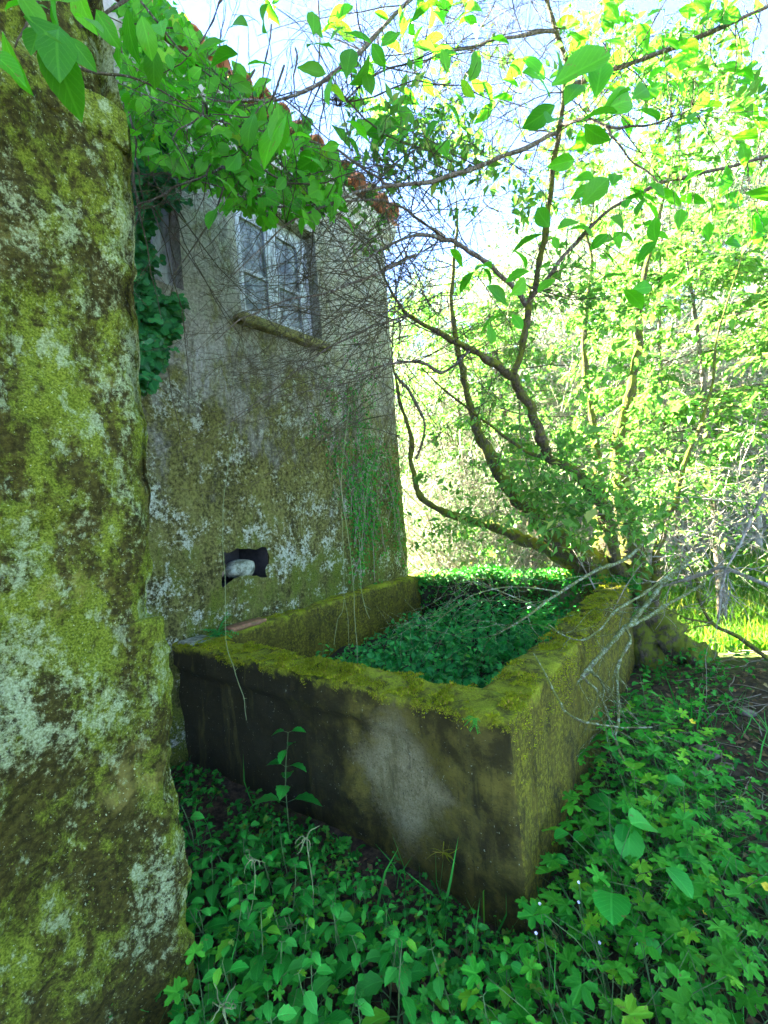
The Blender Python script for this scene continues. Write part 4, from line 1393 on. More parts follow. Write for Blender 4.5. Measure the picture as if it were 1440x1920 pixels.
dead_branch('dead_branch', [[(1300, 1040, 3.4, .016), (1248, 1091, 3.1, .016), (1215, 1130, 2.9, .015), (1183, 1168, 2.7, .015), (1158, 1190, 2.6, .013), (1104, 1254, 2.4, .011), (1074, 1290, 2.3, .006), (1060, 1320, 2.3, .003)],
                            [(1104, 1254, 2.4, .007), (1125, 1275, 2.35, .005), (1135, 1300, 2.3, .003)],
                            [(1092, 1268, 2.35, .006), (1122, 1300, 2.3, .005), (1140, 1345, 2.25, .004), (1150, 1380, 2.2, .0035)]],
            'thick lichened dead branch slanting down past the tank corner', M['twig_lichen'], nub=.5, subs=7, sublen=.35)
dead_branch('dead_branch', [[(1320, 1095, 3.0, .008), (1245, 1137, 2.7, .009), (1200, 1165, 2.55, .009), (1175, 1175, 2.5, .009), (1182, 1200, 2.45, .008), (1164, 1235, 2.4, .008), (1157, 1270, 2.35, .0075), (1161, 1330, 2.3, .007), (1156, 1385, 2.25, .006), (1180, 1445, 2.2, .005), (1235, 1486, 2.1, .0045), (1295, 1505, 2.05, .004), (1345, 1507, 2.0, .0035), (1390, 1490, 2.0, .003), (1406, 1455, 2.0, .002)]],
            'knobbly pale twig bending down then sweeping right over the weeds', M['twig_lichen'], nub=.5, subs=4, sublen=.2)
dead_branch('dead_branch', [[(1330, 1040, 3.3, .006), (1256, 1078, 3.0, .008), (1202, 1118, 2.75, .008), (1158, 1143, 2.6, .0075), (1123, 1181, 2.5, .007), (1090, 1200, 2.4, .006), (1050, 1189, 2.35, .004), (1030, 1170, 2.3, .002)]],
            'lichened twig curling left over the tank side wall top', M['twig_lichen'], nub=.5, subs=6, sublen=.25)
dead_branch('dead_branch', [[(1250, 970, 3.6, .010), (1180, 1042, 3.4, .014), (1131, 1064, 3.2, .014), (1099, 1080, 3.1, .013), (1050, 1110, 3.0, .010), (980, 1160, 2.8, .006), (930, 1190, 2.7, .003)],
                            [(1050, 1110, 3.0, .006), (960, 1100, 2.9, .005), (880, 1120, 2.8, .003), (800, 1180, 2.7, .002)],
                            [(1010, 1140, 2.9, .005), (940, 1110, 2.9, .004), (870, 1085, 2.9, .003), (820, 1050, 2.9, .002)]],
            'grey dead branch reaching left across the weeds inside the tank', M['twig_lichen'], nub=.35, subs=14, sublen=.5)
dead_branch('dead_branch', [[(1000, 1225, 2.0, .003), (1045, 1310, 1.9, .0045), (1070, 1342, 1.9, .0045), (1120, 1357, 1.9, .004), (1170, 1364, 1.9, .003), (1225, 1365, 1.9, .002)]],
            'short pale twig hooked over the near right corner of the tank', M['twig_lichen'], nub=.4)
dead_branch('dead_branch', [[(1290, 1060, 3.2, .008), (1307, 1088, 3.2, .011), (1311, 1124, 3.15, .012), (1337, 1170, 3.1, .013), (1388, 1197, 3.0, .014), (1440, 1236, 2.9, .015), (1520, 1300, 2.8, .014)],
                            [(1337, 1168, 3.1, .009), (1290, 1160, 3.1, .006), (1245, 1140, 3.1, .003)], [(1330, 1172, 3.1, .006), (1300, 1178, 3.1, .004), (1285, 1190, 3.1, .002)]],
            'dark crooked branch lying before the sunlit grass at right', M['bark_moss'], subs=3, sublen=.3)
dead_branch('dead_branch', [[(1240, 1100, 3.3, .010), (1321, 1075, 3.0, .011), (1348, 1064, 2.9, .011), (1375, 1072, 2.8, .012), (1440, 1097, 2.6, .012), (1540, 1120, 2.4, .01)],
                            [(1361, 1066, 2.9, .009), (1352, 1110, 2.85, .008), (1348, 1160, 2.8, .006)], [(1362, 1066, 2.9, .008), (1388, 1020, 2.9, .010), (1415, 960, 2.9, .010), (1450, 890, 2.9, .008)]],
            'forked pale branch crossing in front of the bright meadow', M['bark_pale'], nub=.4, subs=12, sublen=.45)
# tangle of bleached twigs at right
tang = empty('twig_tangle', at(1330, 980, 3.4), 'tangle of sun bleached bare twigs right of the tree trunk', 'dead shrub')
sb, tp3 = [], []
for _ in range(95):
    tx_ = rng.uniform(1080, 1500)
    p0 = at(tx_, rng.uniform(860, 1110 if tx_ < 1230 else 1020), rng.uniform(3.5, 4.7))
    spray(p0, RGT * rng.normal() * 1.3 + UPV * rng.normal() * .55 + FWD * rng.normal() * .5, rng.uniform(.3, .8), rng.uniform(.003, .007), 2, sb, tp3, .16, -.01, 3, 6, .0014)
V, Fs = join(sb)
put('twig', V, Fs, M['bark_pale'], tang, kind='stuff')
Pp, R, S = leaves_at(tp3[::5], 1, .05, LAN, .015, .6, .1)
V, Fs, uv = scatter_many([leaf_simple(.5)], Pp, R, S)
put('foliage', V, Fs, M['leaf_spray'], tang, uv, 'stuff')

# hanging tendrils
def tendril(ctrl, label, r=.0022, twigs_=()):
    r *= .7
    root = empty('tendril', at(*ctrl[0][:3]), label, 'tendril')
    parts = [tube(limb_path([(a, b, d, r) for a, b, d in ctrl], 8, .003)[0], r, 4)]
    for t in twigs_:
        parts.append(tube(limb_path([(a, b, d, r * .7) for a, b, d in t], 5, .002)[0], r * .7, 3))
    V, Fs = join(parts)
    put('stem', V, Fs, M['stem_pale'], root)


tendril([(440, 800, 1.9), (418, 950, 1.9), (421, 1080, 1.85), (424, 1200, 1.8), (440, 1258, 1.8), (456, 1305, 1.8), (461, 1350, 1.8)], 'long thin dangling stem in front of the wall hole and tank edge', .002,
        [[(424, 1138, 1.85), (433, 1136, 1.85), (440, 1132, 1.85)], [(440, 1258, 1.8), (446, 1252, 1.8)], [(455, 1311, 1.8), (462, 1309, 1.8)]])
tendril([(655, 760, 2.5), (640, 900, 2.5), (652, 1000, 2.5), (660, 1060, 2.5), (664, 1130, 2.4), (668, 1200, 2.35), (674, 1290, 2.3)], 'straight pale stem hanging into the middle of the front rim', .0024)
tendril([(640, 960, 2.7), (646, 1120, 2.6), (632, 1165, 2.6), (626, 1210, 2.6)], 'forked pale stem hanging inside the tank left side', .0024, [[(646, 1125, 2.6), (652, 1160, 2.6), (654, 1220, 2.6)]])
tendril([(690, 900, 2.9), (676, 1050, 2.8), (680, 1120, 2.75), (693, 1160, 2.7)], 'short curled stem hanging beside the house inside the tank', .0024, [[(682, 1135, 2.75), (695, 1143, 2.75)]])

# ------------------------------------------------------------------ background: woodland, saplings, meadow
def make_tree(H, crown_r, trunk_r, leaf, nb, mat_leaf, mat_bark, seed, base_h=.25, lean=0.0, dens=1.0):
    """prototype with trunk, branch and crown meshes about its own base"""
    r = np.random.default_rng(seed)
    n = 12
    k_ = np.linspace(0, 1, n)
    tp = np.column_stack([lean * H * k_ ** 1.5 + r.normal(size=n) * .04 * H * k_ * .4, r.normal(size=n) * .04 * H * k_ * .4, k_ * H * .92])
    tp = catmull(tp, 3)
    kk_ = np.linspace(0, 1, len(tp))
    tv = tube(tp, trunk_r * (1 - kk_ * .88) * (1 + .5 * np.exp(-kk_ * 30)), 9, .35)
    br, tips_ = [], []
    for i in range(nb):
        u = base_h + (1 - base_h) * (i + r.random()) / nb
        j = int(u * (len(tp) - 1))
        a = r.uniform(0, 2 * math.pi)
        prof = math.sin(math.pi * (0.12 + .8 * (u - base_h) / (1 - base_h))) * .8 + .25
        D = np.array([math.cos(a), math.sin(a), r.uniform(.0, .8)])
        L = crown_r * prof * r.uniform(.7, 1.2)
        Pb = wander(tp[j], D, L, 7, .17, -.01, r)
        br.append(tube(Pb, np.linspace(trunk_r * .3 * (1 - u * .6), .008, len(Pb)), 5))
        for q in range(2, len(Pb)):
            for _ in range(2):
                D2 = (Pb[q] - Pb[q - 1]) / np.linalg.norm(Pb[q] - Pb[q - 1]) * .5 + r.normal(size=3) * .6
                Pc = wander(Pb[q], D2, L * r.uniform(.2, .42), 5, .22, -.03, r)
                br.append(tube(Pc, np.linspace(.012, .004, len(Pc)), 3))
                tips_.append(Pc)
    tips_ = np.concatenate(tips_)
    m_ = int(dens * 3) if dens >= 1 else 1
    Pp = np.repeat(tips_, max(1, m_), 0)
    if dens < 1:
        Pp = Pp[r.random(len(Pp)) < dens]
    Pp = Pp + r.normal(size=Pp.shape) * leaf * 1.5
    D = rdir(len(Pp), r) - np.array([0, 0, .25])
    N = rdir(len(Pp), r) * .6 + np.array([0, 0, .45])
    V, Fs, uv = scatter_many([leaf_simple(.55), leaf_simple(.42, .3, .3)], Pp, frames(D, N), leaf * np.exp(r.normal(size=len(Pp)) * .3))
    bv = join(br)
    return dict(trunk=mesh('trunk', tv[0], tv[1], mat_bark), branch=mesh('branch', bv[0], bv[1], mat_bark), crown=mesh('crown', V, Fs, mat_leaf, uv))


PT = [make_tree(11, 3.6, .20, .13, 34, M['leaf_wood'], M['bark_pale'], 1, .18, .05, 1),
      make_tree(13, 3.9, .24, .14, 38, M['leaf_wood'], M['bark'], 2, .2, -.04, 1),
      make_tree(9, 3.2, .15, .12, 32, M['leaf_wood_dark'], M['bark_pale'], 3, .12, .08, 1),
      make_tree(7, 2.6, .10, .11, 30, M['leaf_wood'], M['bark_pale'], 4, .08, -.1, .6)]


def gz0(x, y):
    return float(ground_z(x, y))


def place_tree(proto, name, px, d, s, rz, label, group):
    b = at(px, 960, d)
    root = empty(name, (b[0], b[1], float(ground_z(b[0], b[1])) - .05), label, 'tree', group)
    root.rotation_euler = (0, 0, rz)
    root.scale = (s, s, s * rng.uniform(.92, 1.1))
    for part in ('trunk', 'branch', 'crown'):
        o = obj(part, proto[part], root)
        if part == 'crown':
            o['kind'] = 'stuff'
    return root


wood = [(800, 17, 0, .9), (905, 15, 2, .9), (1010, 13, 2, .95), (1085, 17, 1, 1.0), (1190, 13, 0, 1.0), (1290, 16, 1, 1.1), (1330, 12, 2, 1.0), (1440, 14, 0, 1.0), (1560, 11, 1, .9),
        (960, 21, 0, 1.2), (1120, 22, 1, 1.2), (740, 20, 2, 1.0), (1480, 19, 1, 1.3), (850, 24, 1, 1.05)]
for i, (px, d, k_, s) in enumerate(wood):
    place_tree(PT[k_], 'woodland_tree', px, d, s, rng.uniform(0, 6.3), 'tall leafy tree in the sunlit wood beyond the house and tank', 'trees of the sunlit wood')
for px, d, s in [(880, 9.5, .7), (990, 9.0, .7), (1110, 8.6, .75), (1250, 9.5, .8), (1420, 8.6, .75)]:
    place_tree(PT[3], 'thin_tree', px, d, s, rng.uniform(0, 6.3), {880: 'thin young tree nearest the house corner at the wood edge', 990: 'thin young tree seen between the arching limbs over the tank', 1110: 'thin young tree straight behind the leaning mossy trunks',
               1250: 'thin young tree behind the big upright trunk at the wood edge', 1420: 'thin young tree in the bright meadow at the right edge'}[px], 'young trees at the wood edge')


# bare pale shrubs whose twigs catch the sun
def make_shrub(seed):
    r = np.random.default_rng(seed)
    pb, tp_ = [], []
    for _ in range(9):
        a = r.uniform(0, 6.283)
        P_ = wander((0, 0, 0), (math.cos(a) * .5, math.sin(a) * .5, 1), r.uniform(1.6, 3.0), 10, .14, .0, r)
        pb.append(tube(P_, np.linspace(.022, .005, 11), 5))
        for q in range(2, 11):
            for _ in range(3):
                Pc = wander(P_[q], r.normal(size=3) + np.array([0, 0, .3]), r.uniform(.4, .9), 6, .2, -.02, r)
                pb.append(tube(Pc, np.linspace(.006, .002, 7), 3))
                for z in (2, 4, 5):
                    pb.append(tube(wander(Pc[z], r.normal(size=3), r.uniform(.15, .4), 4, .2, -.02, r), .0024, 3))
                tp_.append(Pc[2:])
    tp_ = np.concatenate(tp_)
    tp_ = np.repeat(tp_, 2, 0)[r.random(len(tp_) * 2) < .7]
    V, Fs = join(pb)
    V2, F2, uv2 = scatter_many([leaf_simple(.5)], tp_ + r.normal(size=tp_.shape) * .04, frames(rdir(len(tp_), r), rdir(len(tp_), r) * .5 + np.array([0, 0, .6])), r.uniform(.05, .1, len(tp_)))
    return dict(stem=mesh('stem', V, Fs, M['bark_pale']), foliage=mesh('foliage', V2, F2, M['leaf_wood'], uv2))


SHR = [make_shrub(31), make_shrub(32)]
for i, (px, d, s) in enumerate([(830, 7.4, 1.1), (905, 6.9, .95), (970, 8.0, 1.2), (1060, 7.2, 1.1), (1200, 7.6, 1.2), (790, 9.0, 1.2), (1290, 8.6, 1.4), (1010, 10.5, 1.6), (880, 11, 1.7), (1150, 10.5, 1.7), (1400, 10, 1.7), (760, 13, 2.2), (860, 14, 2.6), (1030, 13, 2.8), (1130, 11.5, 2.7), (1240, 11, 2.6), (1340, 10.5, 2.5), (1450, 11, 2.7)]):
    b = at(px, 960, d)
    root = empty('bare_shrub', (b[0], b[1], gz0(b[0], b[1]) - .05), 'bare pale twigged shrub catching the sun beyond the tank', 'shrub', 'pale bare shrubs beyond the tank')
    root.rotation_euler = (0, 0, rng.uniform(0, 6.3))
    root.scale = (s, s, s)
    for part, me_ in SHR[i % 2].items():
        o = obj(part, me_, root)
        if part == 'foliage':
            o['kind'] = 'stuff'


# layered saplings with horizontal sprays, at right
def make_sapling(seed, H=4.2, reach=1.7, leaf=.085, nl=34):
    r = np.random.default_rng(seed)
    k_ = np.linspace(0, 1, 10)
    tp = np.column_stack([.25 * np.sin(k_ * 3 + seed), .2 * k_ ** 2, k_ * H])
    tv = tube(tp, .05 * (1 - .8 * k_), 7, .2)
    br, pts, dirs = [], [], []
    for i in range(nl):
        u = .34 + .66 * (i + r.random()) / nl
        a = r.uniform(0, 6.283)
        p0 = np.array([np.interp(u, k_, tp[:, j]) for j in range(3)])
        L = reach * (1.15 - u * .7) * r.uniform(.6, 1.1)
        Pb = wander(p0, (math.cos(a), math.sin(a), .22), L, 9, .1, -.035, r)
        br.append(tube(Pb, np.linspace(.012 * (1.2 - u), .003, 10), 4))
        for q in range(2, 10):
            for s_ in (-1, 1):
                T = (Pb[q] - Pb[q - 1]) / np.linalg.norm(Pb[q] - Pb[q - 1])
                side = np.cross(T, [0, 0, 1]) * s_
                Pc = wander(Pb[q], T * .7 + side * .8, L * .28 * r.uniform(.6, 1.2), 5, .12, -.04, r)
                br.append(tube(Pc, np.linspace(.004, .0015, 6), 3))
                for z in range(1, 6):
                    for s2 in (-1, 1):
                        T2 = (Pc[z] - Pc[z - 1]) / np.linalg.norm(Pc[z] - Pc[z - 1])
                        pts.append(Pc[z]); dirs.append(T2 * .7 + np.cross(T2, [0, 0, 1]) * s2 * .7 + np.array([0, 0, -.25]))
    P_, D_ = np.array(pts), np.array(dirs)
    keep_ = r.random(len(P_)) < .8
    P_, D_ = P_[keep_], D_[keep_] + r.normal(size=(keep_.sum(), 3)) * .25
    N = rdir(len(P_), r) * .35 + np.array([0, 0, .9])
    V, Fs, uv = scatter_many([leaf_simple(.42, .25, .2), leaf_simple(.5, .2, .25)], P_, frames(D_, N), leaf * np.exp(r.normal(size=len(P_)) * .25))
    bv = join(br)
    return dict(trunk=mesh('trunk', tv[0], tv[1], M['bark']), branch=mesh('branch', bv[0], bv[1], M['twig']), crown=mesh('crown', V, Fs, M['leaf_spray'], uv))


SP = [make_sapling(11), make_sapling(12, 4.8, 2.0, .095)]
for i, (px, d, k_, s, lab) in enumerate([(1350, 5.0, 0, 1.0, 'sapling with layered yellow green sprays just right of the big trunk'), (1500, 4.6, 1, .95, 'sapling with drooping layered sprays at the right picture edge'),
                                         (1270, 6.0, 1, 1.0, 'taller layered sapling behind the old tree trunk'),
                                         (850, 9.0, 1, 1.25, 'leafy sapling just beyond the house corner'), (965, 8.4, 0, 1.3, 'leafy sapling seen through the arching limbs past the tank')]):
    rt = place_tree(SP[k_], 'sapling', px, d, s, rng.uniform(0, 6.3), lab, None)

# far wood that closes the view
n = 26000
az = rng.uniform(-.5, 1.25, n)
dist = rng.uniform(27, 40, n)
xx, yy = np.sin(az) * dist - 2, np.cos(az) * dist
top = 9 + 4 * fbm(np.stack([az * 5, az * 0, az * 0], -1), 1.0, 1, 3)
zz = np.abs(rng.random(n) ** 0.8) * top
PP = np.stack([xx, yy, zz], -1)
PP = PP[fbm(PP, .35, 0, 3) > -.15]
V, Fs, uv = scatter_many([leaf_simple(.8)], PP, frames(rdir(len(PP)), rdir(len(PP)) * .6 + np.array([0, -.3, .4])), rng.uniform(.35, .8, len(PP)))
put('far_wood', V, Fs, M['leaf_wood'], None, uv, 'stuff')

# meadow grass
n = 60000
dd = 3.6 + 20 * rng.random(n) ** 1.8
pxs = rng.uniform(700, 1750, n)
vv = RGT[None] * ((pxs - CX) / F)[:, None] + FWD[None]
vv[:, 2] = 0
PP = CAM[None] * np.array([1, 1, 0]) + vv * dd[:, None]
ok = ((PP[:, 1] > 4.9 - .55 * np.maximum(PP[:, 0], 0) + .5 * vnoise(PP, 1.5, 1)) & ((PP[:, 1] > 5.1) | (PP[:, 0] > .4)))
ok &= ~((PP[:, 0] < HX + .3) & (PP[:, 1] < HY + .2))
bare = np.exp(-(((PP[:, 0] - .3) / .55) ** 2 + ((PP[:, 1] - 4.3) / .75) ** 2))
ok &= rng.random(n) > bare * 1.3
PP = PP[ok]
PP[:, 2] = ground_z(PP[:, 0], PP[:, 1])
D = rdir(len(PP)) * .55 + np.array([0, 0, 1])
blade = (np.array([(-.035, 0, 0), (.035, 0, 0), (-.025, .55, .06), (.025, .55, .06), (0, 1, .28)]), [np.array([(0, 1, 3, 2)]), np.array([(2, 3, 4)])], np.array([(0, .4), (0, .6), (.5, .4), (.5, .6), (1, .5)]))
dist_ = np.linalg.norm(PP[:, :2], axis=1)
V, Fs, uv = scatter(blade, PP, frames(D, rdir(len(PP))), rng.uniform(.12, .3, len(PP)) * np.clip(dist_ / 6, .8, 1.5))
put('meadow_grass', V, Fs, M['grass'], None, uv, 'stuff')
# low broad leaves among the grass
sel = PP[rng.random(len(PP)) < .22]
V, Fs, uv = scatter_many([leaf_simple(.6)], sel + np.array([0, 0, .08]), frames(rdir(len(sel)) + np.array([0, 0, .3]), rdir(len(sel)) * .5 + np.array([0, 0, 1])), rng.uniform(.05, .1, len(sel)))
put('meadow_herbs', V, Fs, M['leaf_spray'], None, uv, 'stuff')

# ------------------------------------------------------------------ undergrowth
def cover_mask(P_):
    x, y = P_[:, 0], P_[:, 1]
    inside = (x > HX) & (x < TX + .02) & (y > TY - .02) & (y < TB)
    wall_ = (x < NX + .03) & (y < .74)
    return ~(inside | wall_)


# fine low cover
n = 38000
PP = np.stack([rng.uniform(-2.9, 2.6, n), rng.uniform(-.6, 4.4, n), np.zeros(n)], -1)
PP = PP[cover_mask(PP)]
bare = np.exp(-(((PP[:, 0] - .3) / .42) ** 2 + ((PP[:, 1] - 3.6) / 1.0) ** 2)) + .7 * np.exp(-(((PP[:, 0] + 1.05) / .22) ** 2 + ((PP[:, 1] - .95) / .3) ** 2))
PP = PP[(rng.random(len(PP)) > bare * 1.25) & (fbm(PP, 2.5, 0, 3) > -.35)]
hgt = rng.random(len(PP)) ** 1.4 * .2 * (.3 + .7 * smooth(0, .4, np.hypot(np.maximum(PP[:, 0] - TX, 0), np.maximum(TY - PP[:, 1], 0))))
PP[:, 2] = ground_z(PP[:, 0], PP[:, 1]) + .01 + hgt
N = rdir(len(PP)) * .5 + np.array([0, 0, .8])
V, Fs, uv = scatter_many(LOB[:2] + [leaf_simple(.6), leaf_simple(.5)], PP, frames(rdir(len(PP)) + np.array([0, 0, -.1]), N), rng.uniform(.02, .048, len(PP)))
put('ground_cover', V, Fs, M['leaf_cover'], None, uv, 'stuff')
# thin grass coming up through the weeds
n = 2600
PP = np.stack([rng.uniform(-2.2, 1.2, n), rng.uniform(-.2, 3.6, n), np.zeros(n)], -1)
PP = PP[cover_mask(PP)]
PP = PP[fbm(PP, 1.8, 2, 3) > -.05]
PP[:, 2] = ground_z(PP[:, 0], PP[:, 1])
gb = (np.array([(-.018, 0, 0), (.018, 0, 0), (-.014, .5, .04), (.014, .5, .04), (0, 1, .3)]), [np.array([(0, 1, 3, 2)]), np.array([(2, 3, 4)])], np.array([(0, .4), (0, .6), (.5, .4), (.5, .6), (1, .5)]))
V, Fs, uv = scatter(gb, PP, frames(rdir(len(PP)) * .6 + np.array([0, 0, 1]), rdir(len(PP))), rng.uniform(.12, .34, len(PP)))
put('weed_grass', V, Fs, M['leaf_herb'], None, uv, 'stuff')
# dead leaves and twigs on the soil
n = 5200
PP = np.stack([rng.uniform(-1.6, 2.4, n), rng.uniform(.2, 4.6, n), np.zeros(n)], -1)
PP = PP[cover_mask(PP)]
PP[:, 2] = ground_z(PP[:, 0], PP[:, 1]) + .014
V, Fs, uv = scatter_many([leaf_simple(.5, .3, -.1), leaf_simple(.35, .4, .2)], PP, frames(rdir(len(PP)) * np.array([1, 1, .2]), rdir(len(PP)) * .35 + np.array([0, 0, 1])), rng.uniform(.02, .06, len(PP)))
put('leaf_litter', V, Fs, M['dead_leaf'], None, uv, 'stuff')
sb = []
for _ in range(160):
    x, y = rng.uniform(-.2, .9), rng.uniform(2.2, 4.9)
    w_ = wander((x, y, float(ground_z(x, y)) + .03), rdir(1)[0] * np.array([1, 1, .1]), rng.uniform(.1, .4), 5, .15)
    w_[:, 2] = ground_z(w_[:, 0], w_[:, 1]) + .025
    sb.append(tube(w_, rng.uniform(.002, .004), 3))
V, Fs = join(sb)
put('fallen_twigs', V, Fs, M['stem_dry'], None, kind='stuff')

# weeds in the tank
n = 9000
PP = np.stack([rng.uniform(HX + .2, TX - IW - .02, n), rng.uniform(TY + IW + .02, TB - IW, n), np.zeros(n)], -1)
edge_l = smooth(HX + .35, HX + .9, PP[:, 0] + .25 * fbm(PP, 2, 1, 2))
PP = PP[rng.random(n) < .25 + .75 * edge_l]
PP[:, 2] = .32 + rng.random(len(PP)) ** 1.1 * (.10 + .17 * smooth(HX + .3, HX + 1.0, PP[:, 0])) + .07 * fbm(PP, 3, 2, 3)
N = rdir(len(PP)) * .5 + np.array([.1, -.2, .8])
V, Fs, uv = scatter_many([OVN[0], LOB[0], leaf_simple(.6)], PP, frames(rdir(len(PP)) + np.array([0, 0, -.15]), N), rng.uniform(.02, .065, len(PP)))
put('tank_weeds', V, Fs, M['leaf_tank'], None, uv, 'stuff')
# matted creeper on the back wall of the tank
n = 6000
PP = np.stack([rng.uniform(HX + .1, TX + .05, n), rng.uniform(TB - IW - .05, TB + .05, n), np.zeros(n)], -1)
PP[:, 2] = TZ - .015 + .07 * fbm(PP, 2.6, 1, 4) + rng.uniform(-.05, .05, n)
h_ = rng.random(n) < .16
PP[h_, 1] = TB - IW - rng.uniform(0, .05, h_.sum())
PP[h_, 2] -= rng.random(h_.sum()) ** 1.5 * .3
V, Fs, uv = scatter_many([leaf_simple(.6), IVY[0]], PP, frames(rdir(n) * .8 + np.array([0, -.3, -.3]), rdir(n) * .5 + np.array([0, -.5, .6])), rng.uniform(.022, .05, n))
put('matted_creeper', V, Fs, M['leaf_cover'], None, uv, 'stuff')


# ------------------------------------------------------------------ single weeds: built once per kind, then copied
def stem_mesh(paths, mat, name='stem'):
    V, Fs = join([tube(p, r_, 4) for p, r_ in paths])
    return mesh(name, V, Fs, mat)


def build_nettle(h, pairs, lmax, seed, meshes=ME_HERB, top=True):
    """upright stem with opposite pairs of toothed leaves"""
    r = np.random.default_rng(seed)
    P_ = wander((0, 0, 0), (r.normal() * .12, r.normal() * .12, 1), h, 8, .06, .03, r)
    parts, paths = [], [(P_, np.linspace(.0035, .0016, 9))]
    for k_ in range(pairs):
        u = .25 + .75 * (k_ + 1) / pairs
        p0 = np.array([np.interp(u, np.linspace(0, 1, 9), P_[:, j]) for j in range(3)])
        a = k_ * 1.57 + r.normal() * .25
        size = lmax * (1 - .55 * (u - .25) / .75) * r.uniform(.85, 1.15)
        for s_ in (0, math.pi):
            dx_, dy_ = math.cos(a + s_), math.sin(a + s_)
            stalk_end = p0 + np.array([dx_, dy_, .35]) * size * .3
            paths.append((np.array([p0, stalk_end]), np.array([.0013, .001])))
            D = np.array([dx_, dy_, r.uniform(-.35, .15)])
            parts.append((stalk_end, frames(D[None], (np.array([0, 0, 1.0]) + r.normal(size=3) * .2)[None])[0], size))
    return dict(stem=stem_mesh(paths, M['stem']), leaves=parts, lm=meshes)


def build_geranium(h, nl, lmax, seed, meshes=ME_GER):
    """rosette of long stalked lobed leaves"""
    r = np.random.default_rng(seed)
    parts, paths = [], []
    for k_ in range(nl):
        a = k_ * 2.4 + r.normal() * .3
        out = r.uniform(.25, .75) * h
        hh = h * r.uniform(.45, 1.05)
        e = np.array([math.cos(a) * out, math.sin(a) * out, hh])
        m_ = np.array([math.cos(a) * out * .35, math.sin(a) * out * .35, hh * .65])
        paths.append((catmull(np.array([[0, 0, 0], m_, e]), 3), np.linspace(.0018, .001, 7)))
        D = np.array([math.cos(a), math.sin(a), -.15 + r.normal() * .15])
        N = np.array([math.cos(a) * .25, math.sin(a) * .25, 1]) + r.normal(size=3) * .22
        parts.append((e, frames(D[None], N[None])[0], lmax * r.uniform(.4, 1.2)))
    return dict(stem=stem_mesh(paths, M['stem']), leaves=parts, lm=meshes)


def make_plant(spec, name, loc, rz, s, label, cat, group=None):
    root = empty(name, loc, label, cat, group)
    root.rotation_euler = (rng.normal() * .08, rng.normal() * .08, rz)
    root.scale = (s, s, s)
    obj('stem', spec['stem'], root)
    for i, (p, R, sz) in enumerate(spec['leaves']):
        leaf_obj(spec['lm'], root, p, R, sz, np.zeros(3), i)
    return root


def copy_plant(src, loc, rz, s):
    c = src.copy()
    col.objects.link(c)
    c.location = loc
    c.rotation_euler = (rng.normal() * .1, rng.normal() * .1, rz)
    c.scale = (s, s, s)
    for ch in src.children:
        d_ = ch.copy()
        d_.parent = c
        col.objects.link(d_)
    return c


def gz(x, y):
    return float(ground_z(x, y))


def on_ground(px, py):
    p = on_z(px, py, 0.0)
    for _ in range(2):
        p = on_z(px, py, gz(p[0], p[1]))
    return p


protos = {}


def spread_plants(key, specs, name, pts, smin, smax, label, cat, group):
    for i, (x, y) in enumerate(pts):
        k_ = (key, i % len(specs))
        loc = (x, y, gz(x, y) - .005)
        s, rz = rng.uniform(smin, smax), rng.uniform(0, 6.28)
        if y < TY:      # weeds stay low right against the tank
            s *= .42 + .58 * float(smooth(.05, .5, math.hypot(max(x - TX, 0) * 1.5, TY - y)))
        elif key == 'ger':
            s *= .6 + .4 * float(smooth(.05, .3, x - TX))
        if k_ not in protos:
            protos[k_] = make_plant(specs[i % len(specs)], name, loc, rz, s, label, cat, group)
        else:
            copy_plant(protos[k_], loc, rz, s)


def poisson(n, box_, dmin, ok_):
    out, tries = [], 0
    while len(out) < n and tries < n * 60:
        tries += 1
        p = np.array([rng.uniform(box_[0], box_[1]), rng.uniform(box_[2], box_[3])])
        if ok_(p) and all((p[0] - q[0]) ** 2 + (p[1] - q[1]) ** 2 > dmin ** 2 for q in out):
            out.append(p)
    return out


def right_patch(p):
    px, py, d = pix(np.array([p[0], p[1], .15]))
    if d < .75 or px > 1520 or py > 2100 or p[0] < TX + .06 and p[1] > TY - .02:
        return False
    lim_ = 1275 + max(0, py - 1380) * .5 + (400 if py > 1640 else 0)          # bare soil lies to the right of this
    return px > 985 and py > 1290 and px < lim_


def front_patch(p):
    px, py, d = pix(np.array([p[0], p[1], .1]))
    if d < .75 or py > 2080 or px > 1000 or p[1] > TY - .05 or (p[0] < NX + .06 and p[1] < .8):
        return False
    return px > 330


GER = [build_geranium(.30, 9, .074, s) for s in (1, 2, 3)]
spread_plants('ger', GER, 'wild_geranium', poisson(150, (-.7, 1.3, -.2, 3.4), .085, right_patch), .75, 1.2,
              'bright lobed leaf wild geranium in the dense patch right of the tank', 'plant', 'wild geraniums right of the tank')
NET = [build_nettle(.30, 4, .095, s) for s in (4, 5, 6)]
spread_plants('net', NET, 'seedling', poisson(130, (-2.0, -.3, .3, 1.5), .06, front_patch), .55, 1.1,
              'small upright weed with paired leaves on the shaded ground before the tank', 'plant', 'weeds before the tank front')
GER2 = [build_geranium(.17, 7, .05, s) for s in (7, 8)]
spread_plants('ger2', GER2, 'wild_geranium', poisson(55, (-1.6, -.2, .2, 1.5), .09, front_patch), .7, 1.2,
              'low lobed leaf wild geranium under the paired leaf weeds before the tank', 'plant', 'low geraniums before the tank front')
TNK = [build_nettle(.24, 4, .085, s) for s in (9, 10)]
pts = poisson(70, (HX + .45, TX - IW - .05, TY + IW + .05, TB - IW - .1), .12, lambda p: True)
